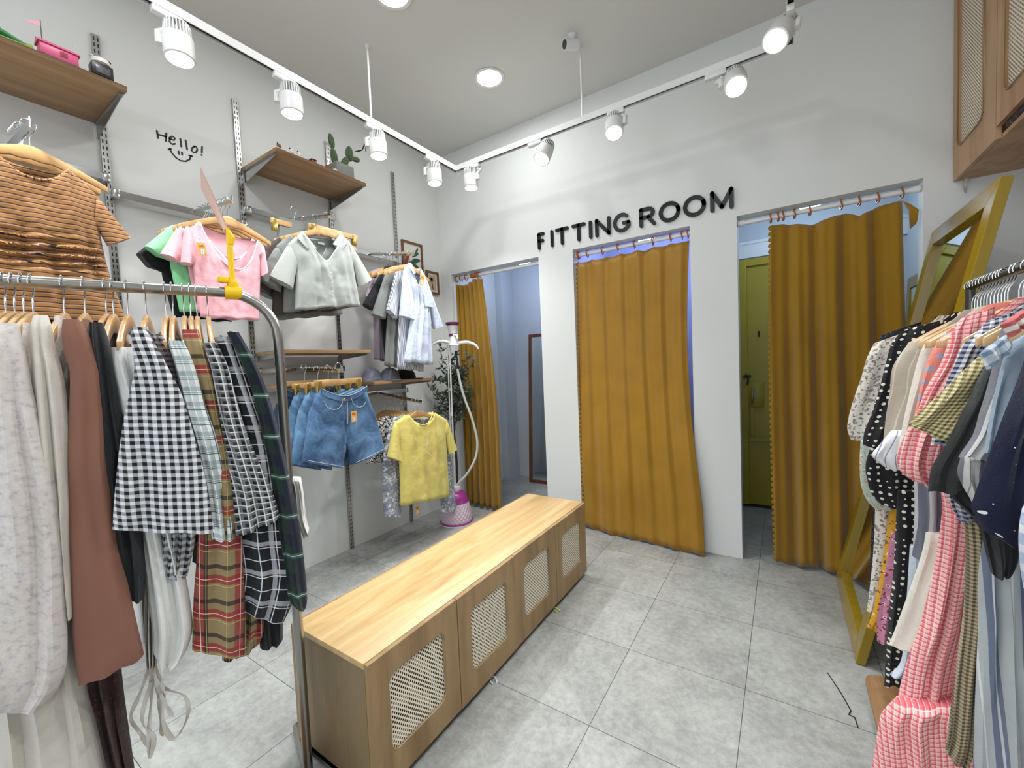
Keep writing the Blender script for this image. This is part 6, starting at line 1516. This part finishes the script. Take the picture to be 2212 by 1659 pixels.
for i, (y, lab) in enumerate(((-.03, 'small white toy figure at the left end of the cactus shelf'), (.045, 'small white toy figure second from the left on the cactus shelf'), (.095, 'small white and dark toy figure in the middle of the cactus shelf'))):
    x = -1.90; r = thing('toy_figure', lab, 'toy', (x, y, ZS))
    part('body', MB().box((x - .012, y - .022, ZS), (x + .012, y + .022, ZS + .022)), mw, r, bevel=.004)
    part('head', MB().lathe([(.004, 0), (.013, .006), (.014, .018), (.006, .026)], (x, y + .012, ZS + .020), 12), mo if i == 0 else mw, r)
    part('ear', MB().lathe([(.003, 0), (.005, .006), (.001, .012)], (x, y + .004, ZS + .042), 8), mk, r)
r = thing('toy_box', 'tiny dark red toy box on the cactus shelf', 'toy', (-1.90, .20, ZS)); part('box', MB().box((-1.915, .182, ZS), (-1.885, .216, ZS + .028)), mr, r, bevel=.002); part('lid', MB().box((-1.918, .179, ZS + .028), (-1.882, .219, ZS + .034)), mk, r, bevel=.001)
r = thing('toy_figure', 'tiny red pointed toy left of the concrete cactus pot', 'toy', (-1.89, .285, ZS)); part('body', MB().lathe([(.014, 0), (.010, .014), (.002, .030)], (-1.89, .285, ZS), 10), mr, r); part('base', MB().lathe([(.016, 0), (.016, .004), (.01, .005)], (-1.89, .285, ZS), 10), mw, r)
r = thing('toy_figure', 'tiny red and white toy boat in front of the concrete cactus pot', 'toy', (-1.885, .345, ZS)); part('hull', MB().box((-1.90, .32, ZS), (-1.87, .372, ZS + .012)), mr, r, bevel=.003); part('cabin', MB().box((-1.895, .335, ZS + .012), (-1.875, .358, ZS + .024)), mw, r, bevel=.002)
# toys on the upper left shelf
Z1 = 2.742 + .022
r = thing('toy_robot', 'black and white blocky toy with round ears on the high shelf corner', 'toy', (-1.90, -.80, Z1)); x, y = -1.895, -.805
part('body', MB().box((x - .025, y - .036, Z1 + .02), (x + .025, y + .036, Z1 + .075)), mk, r, bevel=.004); part('screen', MB().box((x + .025, y - .024, Z1 + .03), (x + .028, y + .024, Z1 + .062)), m_plain('toy_grey', srgb(90, 92, 96), .3), r, bevel=.001)
for s_ in (-1, 1): part('foot', MB().box((x - .02, y + s_ * .028 - .006, Z1), (x + .022, y + s_ * .028 + .006, Z1 + .022)), mk, r, bevel=.001)
part('head', MB().lathe([(.012, 0), (.032, .010), (.030, .028), (.012, .038)], (x, y, Z1 + .072), 16), mw, r)
for s_ in (-1, 1): part('ear', MB().lathe([(.003, 0), (.010, .005), (.003, .012)], (x, y + s_ * .027, Z1 + .100), 10), mk if s_ > 0 else mw, r)
part('base_block', MB().box((x + .0, y + .03, Z1), (x + .02, y + .05, Z1 + .015)), m_plain('toy_orange', srgb(190, 80, 40), .5), r)
r = thing('toy_house', 'pink toy house boat with pennant flag and purple hull', 'toy', (-1.90, -.93, Z1)); x, y = -1.90, -.935
part('hull', MB().box((x - .03, y - .05, Z1), (x + .03, y + .055, Z1 + .022)), mv, r, bevel=.006); b = MB().box((x - .025, y - .058, Z1 + .022), (x + .025, y + .055, Z1 + .066)); part('cabin', b, mp, r, bevel=.003)
part('roof', MB().prism([(x - .03, y - .064, Z1 + .066), (x + .03, y - .064, Z1 + .066), (x, y - .064, Z1 + .09)], (0, .125, 0)), mp, r, smooth=False); part('window', MB().box((x + .0255, y + .0, Z1 + .036), (x + .027, y + .022, Z1 + .056)), mr, r, smooth=False)
part('mast', MB().tube([(x, y - .045, Z1 + .06), (x, y - .045, Z1 + .165)], .0016, 6), mk, r); part('mast', MB().tube([(x, y + .05, Z1 + .06), (x, y + .05, Z1 + .13)], .0014, 6), M['slotsteel'], r)
part('pennant', MB().prism([(x, y - .045, Z1 + .160), (x, y - .045, Z1 + .135), (x, y - .09, Z1 + .138)], (.001, 0, 0)), m_plain('pennant_pink', srgb(232, 170, 184), .7), r, smooth=False)
r = thing('toy_plane', 'green toy with long wing and grey arc at the left picture edge', 'toy', (-1.90, -1.09, Z1)); x, y = -1.90, -1.10
part('body', MB().tube([(x, y - .07, Z1 + .07), (x, y - .01, Z1 + .055), (x, y + .08, Z1 + .03)], .014, 10, rad=[.022, .014, .008]), mg, r); part('wing', MB().box((x - .03, y - .02, Z1 + .018), (x + .02, y + .085, Z1 + .028)), ml, r, bevel=.002)
part('seat', MB().box((x - .02, y - .05, Z1), (x + .02, y + .05, Z1 + .02)), mw, r, bevel=.004); part('tail', MB().box((x - .015, y + .07, Z1), (x + .015, y + .09, Z1 + .04)), ml, r, bevel=.003)
part('arc', MB().tube([(x, y - .09 + .05 * cos(a), Z1 + .08 + .07 * sin(a)) for a in [pi * k / 8 for k in range(7)]], .0016, 6), M['slotsteel'], r)
# caps
def cap(x, y, z, rz_, mat, lab):
    r = thing('baseball_cap', lab, 'cap', (x, y, z)); rows = []
    for i in range(9):
        a = pi / 2 * i / 8; rows.append([V((cos(a) * .095 * cos(q) , cos(a) * .082 * sin(q), sin(a) * .105)) for q in [2 * pi * k / 22 for k in range(22)]])
    Mx = Matrix.Translation((x, y, z)) @ Matrix.Rotation(rz_, 4, 'Z')
    mb = MB().grid(rows, close_u=True); mb.f.append(tuple(range(22))); part('crown', mb.xf(Mx), mat, r)
    br = MB(); n = 12; poly = [(.075 * cos(a) + .035 + .065 * max(0, cos(a)), .078 * sin(a), .002 + .0 * a) for a in [-pi / 2 + pi * k / n for k in range(n + 1)]]
    br.prism(poly, (0, 0, .004)); part('brim', br.xf(Mx), mat, r); part('button', MB().lathe([(.006, 0), (.006, .004), (.002, .006)], (0, 0, .104), 8).xf(Mx), mat, r)
ZC = 1.318 + .022
capg = denim('washed_grey_denim', srgb(96, 98, 112), srgb(150, 152, 166))
cap(-2.08, .70, ZC, 0, capg, 'washed grey denim cap, leftmost on the low oak shelf')
cap(-2.02, .83, ZC, -.3, capg, 'washed grey denim cap beside the black cap')
cap(-2.06, 1.03, ZC, .2, F['blk'], 'black cap under the hanging blue shirts')
b = MB(); rows = []
for i in range(7):
    a = pi / 2 * i / 6; rows.append([V((-2.12 + cos(a) * .08 * cos(q) * (1 + .15 * sin(5 * q)), .92 + cos(a) * .10 * sin(q), ZC + sin(a) * .10 * (1 + .1 * sin(3 * q)))) for q in [2 * pi * k / 20 for k in range(20)]])
b.grid(rows, close_u=True); b.f.append(tuple(range(20)))
solo('plastic_bag', 'small crumpled clear plastic bag between the caps', 'bag', b, M['clear'], (-2.12, .92, ZC))

# ------------------------------------------------------------------ loose bits near the bench
def bits(lab, p, mat, rz_):
    r = thing('tag_hanger', lab, 'plastic hook', p); Mx = Matrix.Translation(p) @ Matrix.Rotation(rz_, 4, 'Z')
    part('hook', MB().tube([(0, 0, .004), (.03, .008, .004), (.06, .0, .004)], .004, 6).xf(Mx), mat, r); part('arm', MB().tube([(.0, 0, .004), (.035, -.022, .004), (.055, -.02, .006)], .0035, 6).xf(Mx), mat, r)
bits('clear plastic hanger piece sticking out under the second bench door', (-.49, .02, 0), m_plain('frosted_plastic', srgb(214, 220, 222), .3), -.5)
bits('pale yellow plastic hanger piece sticking out under the fourth bench door', (-.49, .63, 0), m_plain('pale_yellow_plastic', srgb(206, 206, 120), .4), -.3)
b = MB(); rows = []
for i in range(10):
    v = i / 9; z = .0 + .20 * v; rr = .17 * (1 - .75 * v ** 2.2)
    rows.append([V((-.70 + cos(q) * rr * (1 + .12 * noise.noise(V((cos(q) * 2, sin(q) * 2, v * 3)))), -.94 + sin(q) * rr * (1 + .10 * sin(4 * q + v * 5)), z)) for q in [2 * pi * k / 30 for k in range(30)]])
b.grid(rows, close_u=True); b.f.append(tuple(range(30))); b.f.append(tuple(9 * 30 + k for k in range(30)))
pr_ = thing('wrapped_parcel', 'brown paper parcel in crumpled clear plastic at the foot of the steel rack', 'parcel', (-.70, -.94, 0)); part('paper', b, m_plain('kraft_paper', srgb(176, 132, 80), .6, 0, .2, 12), pr_)
b = MB(); rows = []
for i in range(8):
    v = i / 7; z = .05 + .165 * v; rr = .165 * (1 - .72 * v ** 2) + .004
    rows.append([V((-.66 + cos(q) * rr * (1 + .18 * noise.noise(V((cos(q) * 4, sin(q) * 4, v * 6)))), -.955 + sin(q) * rr * (1 + .1 * sin(6 * q + v * 5)), z)) for q in [2 * pi * k / 36 for k in range(36)]])
b.grid(rows, close_u=True); b.f.append(tuple(7 * 36 + k for k in range(36)))
part('plastic_wrap', b, M['clear'], pr_)
b = MB().tube([(.80, .78, .002), (.84, .66, .002), (.86, .58, .002), (.85, .555, .002), (.868, .55, .002), (.872, .50, .002)], .0022, 5)
solo('loose_thread', 'thin dark thread lying on the tiles near the oak base board', 'thread', b, M['rubber'], (.84, .66, .002))

# ------------------------------------------------------------------ camera, world
f, yaw, pitch, roll, cx, cy, cz = DATA['cam']
fw = V((-sin(yaw) * cos(pitch), cos(yaw) * cos(pitch), sin(pitch))); rt = V((cos(yaw), sin(yaw), 0)); up = rt.cross(fw)
r2 = rt * cos(roll) + up * sin(roll); u2 = -rt * sin(roll) + up * cos(roll)
cam = bpy.data.cameras.new('camera'); co = bpy.data.objects.new('camera', cam); COL.objects.link(co)
mt = Matrix.Identity(4)
for i in range(3): mt[i][0] = r2[i]; mt[i][1] = u2[i]; mt[i][2] = -fw[i]; mt[i][3] = (cx, cy, cz)[i]
co.matrix_world = mt; cam.sensor_width = 36; cam.lens = f * 36 / 2212; cam.clip_start = .02; cam.clip_end = 60
SC.camera = co
w = bpy.data.worlds.new('world'); SC.world = w; w.use_nodes = True
w.node_tree.nodes['Background'].inputs[0].default_value = (.86, .92, 1, 1); w.node_tree.nodes['Background'].inputs[1].default_value = 1.75
vs = SC.view_settings; vs.view_transform = 'Standard'; vs.look = 'None'; vs.gamma = 1; vs.use_curve_mapping = False; vs.exposure = .22
cy_ = SC.cycles; cy_.max_bounces = 7; cy_.diffuse_bounces = 4; cy_.glossy_bounces = 3; cy_.transmission_bounces = 4; cy_.transparent_max_bounces = 8; cy_.caustics_reflective = False; cy_.caustics_refractive = False
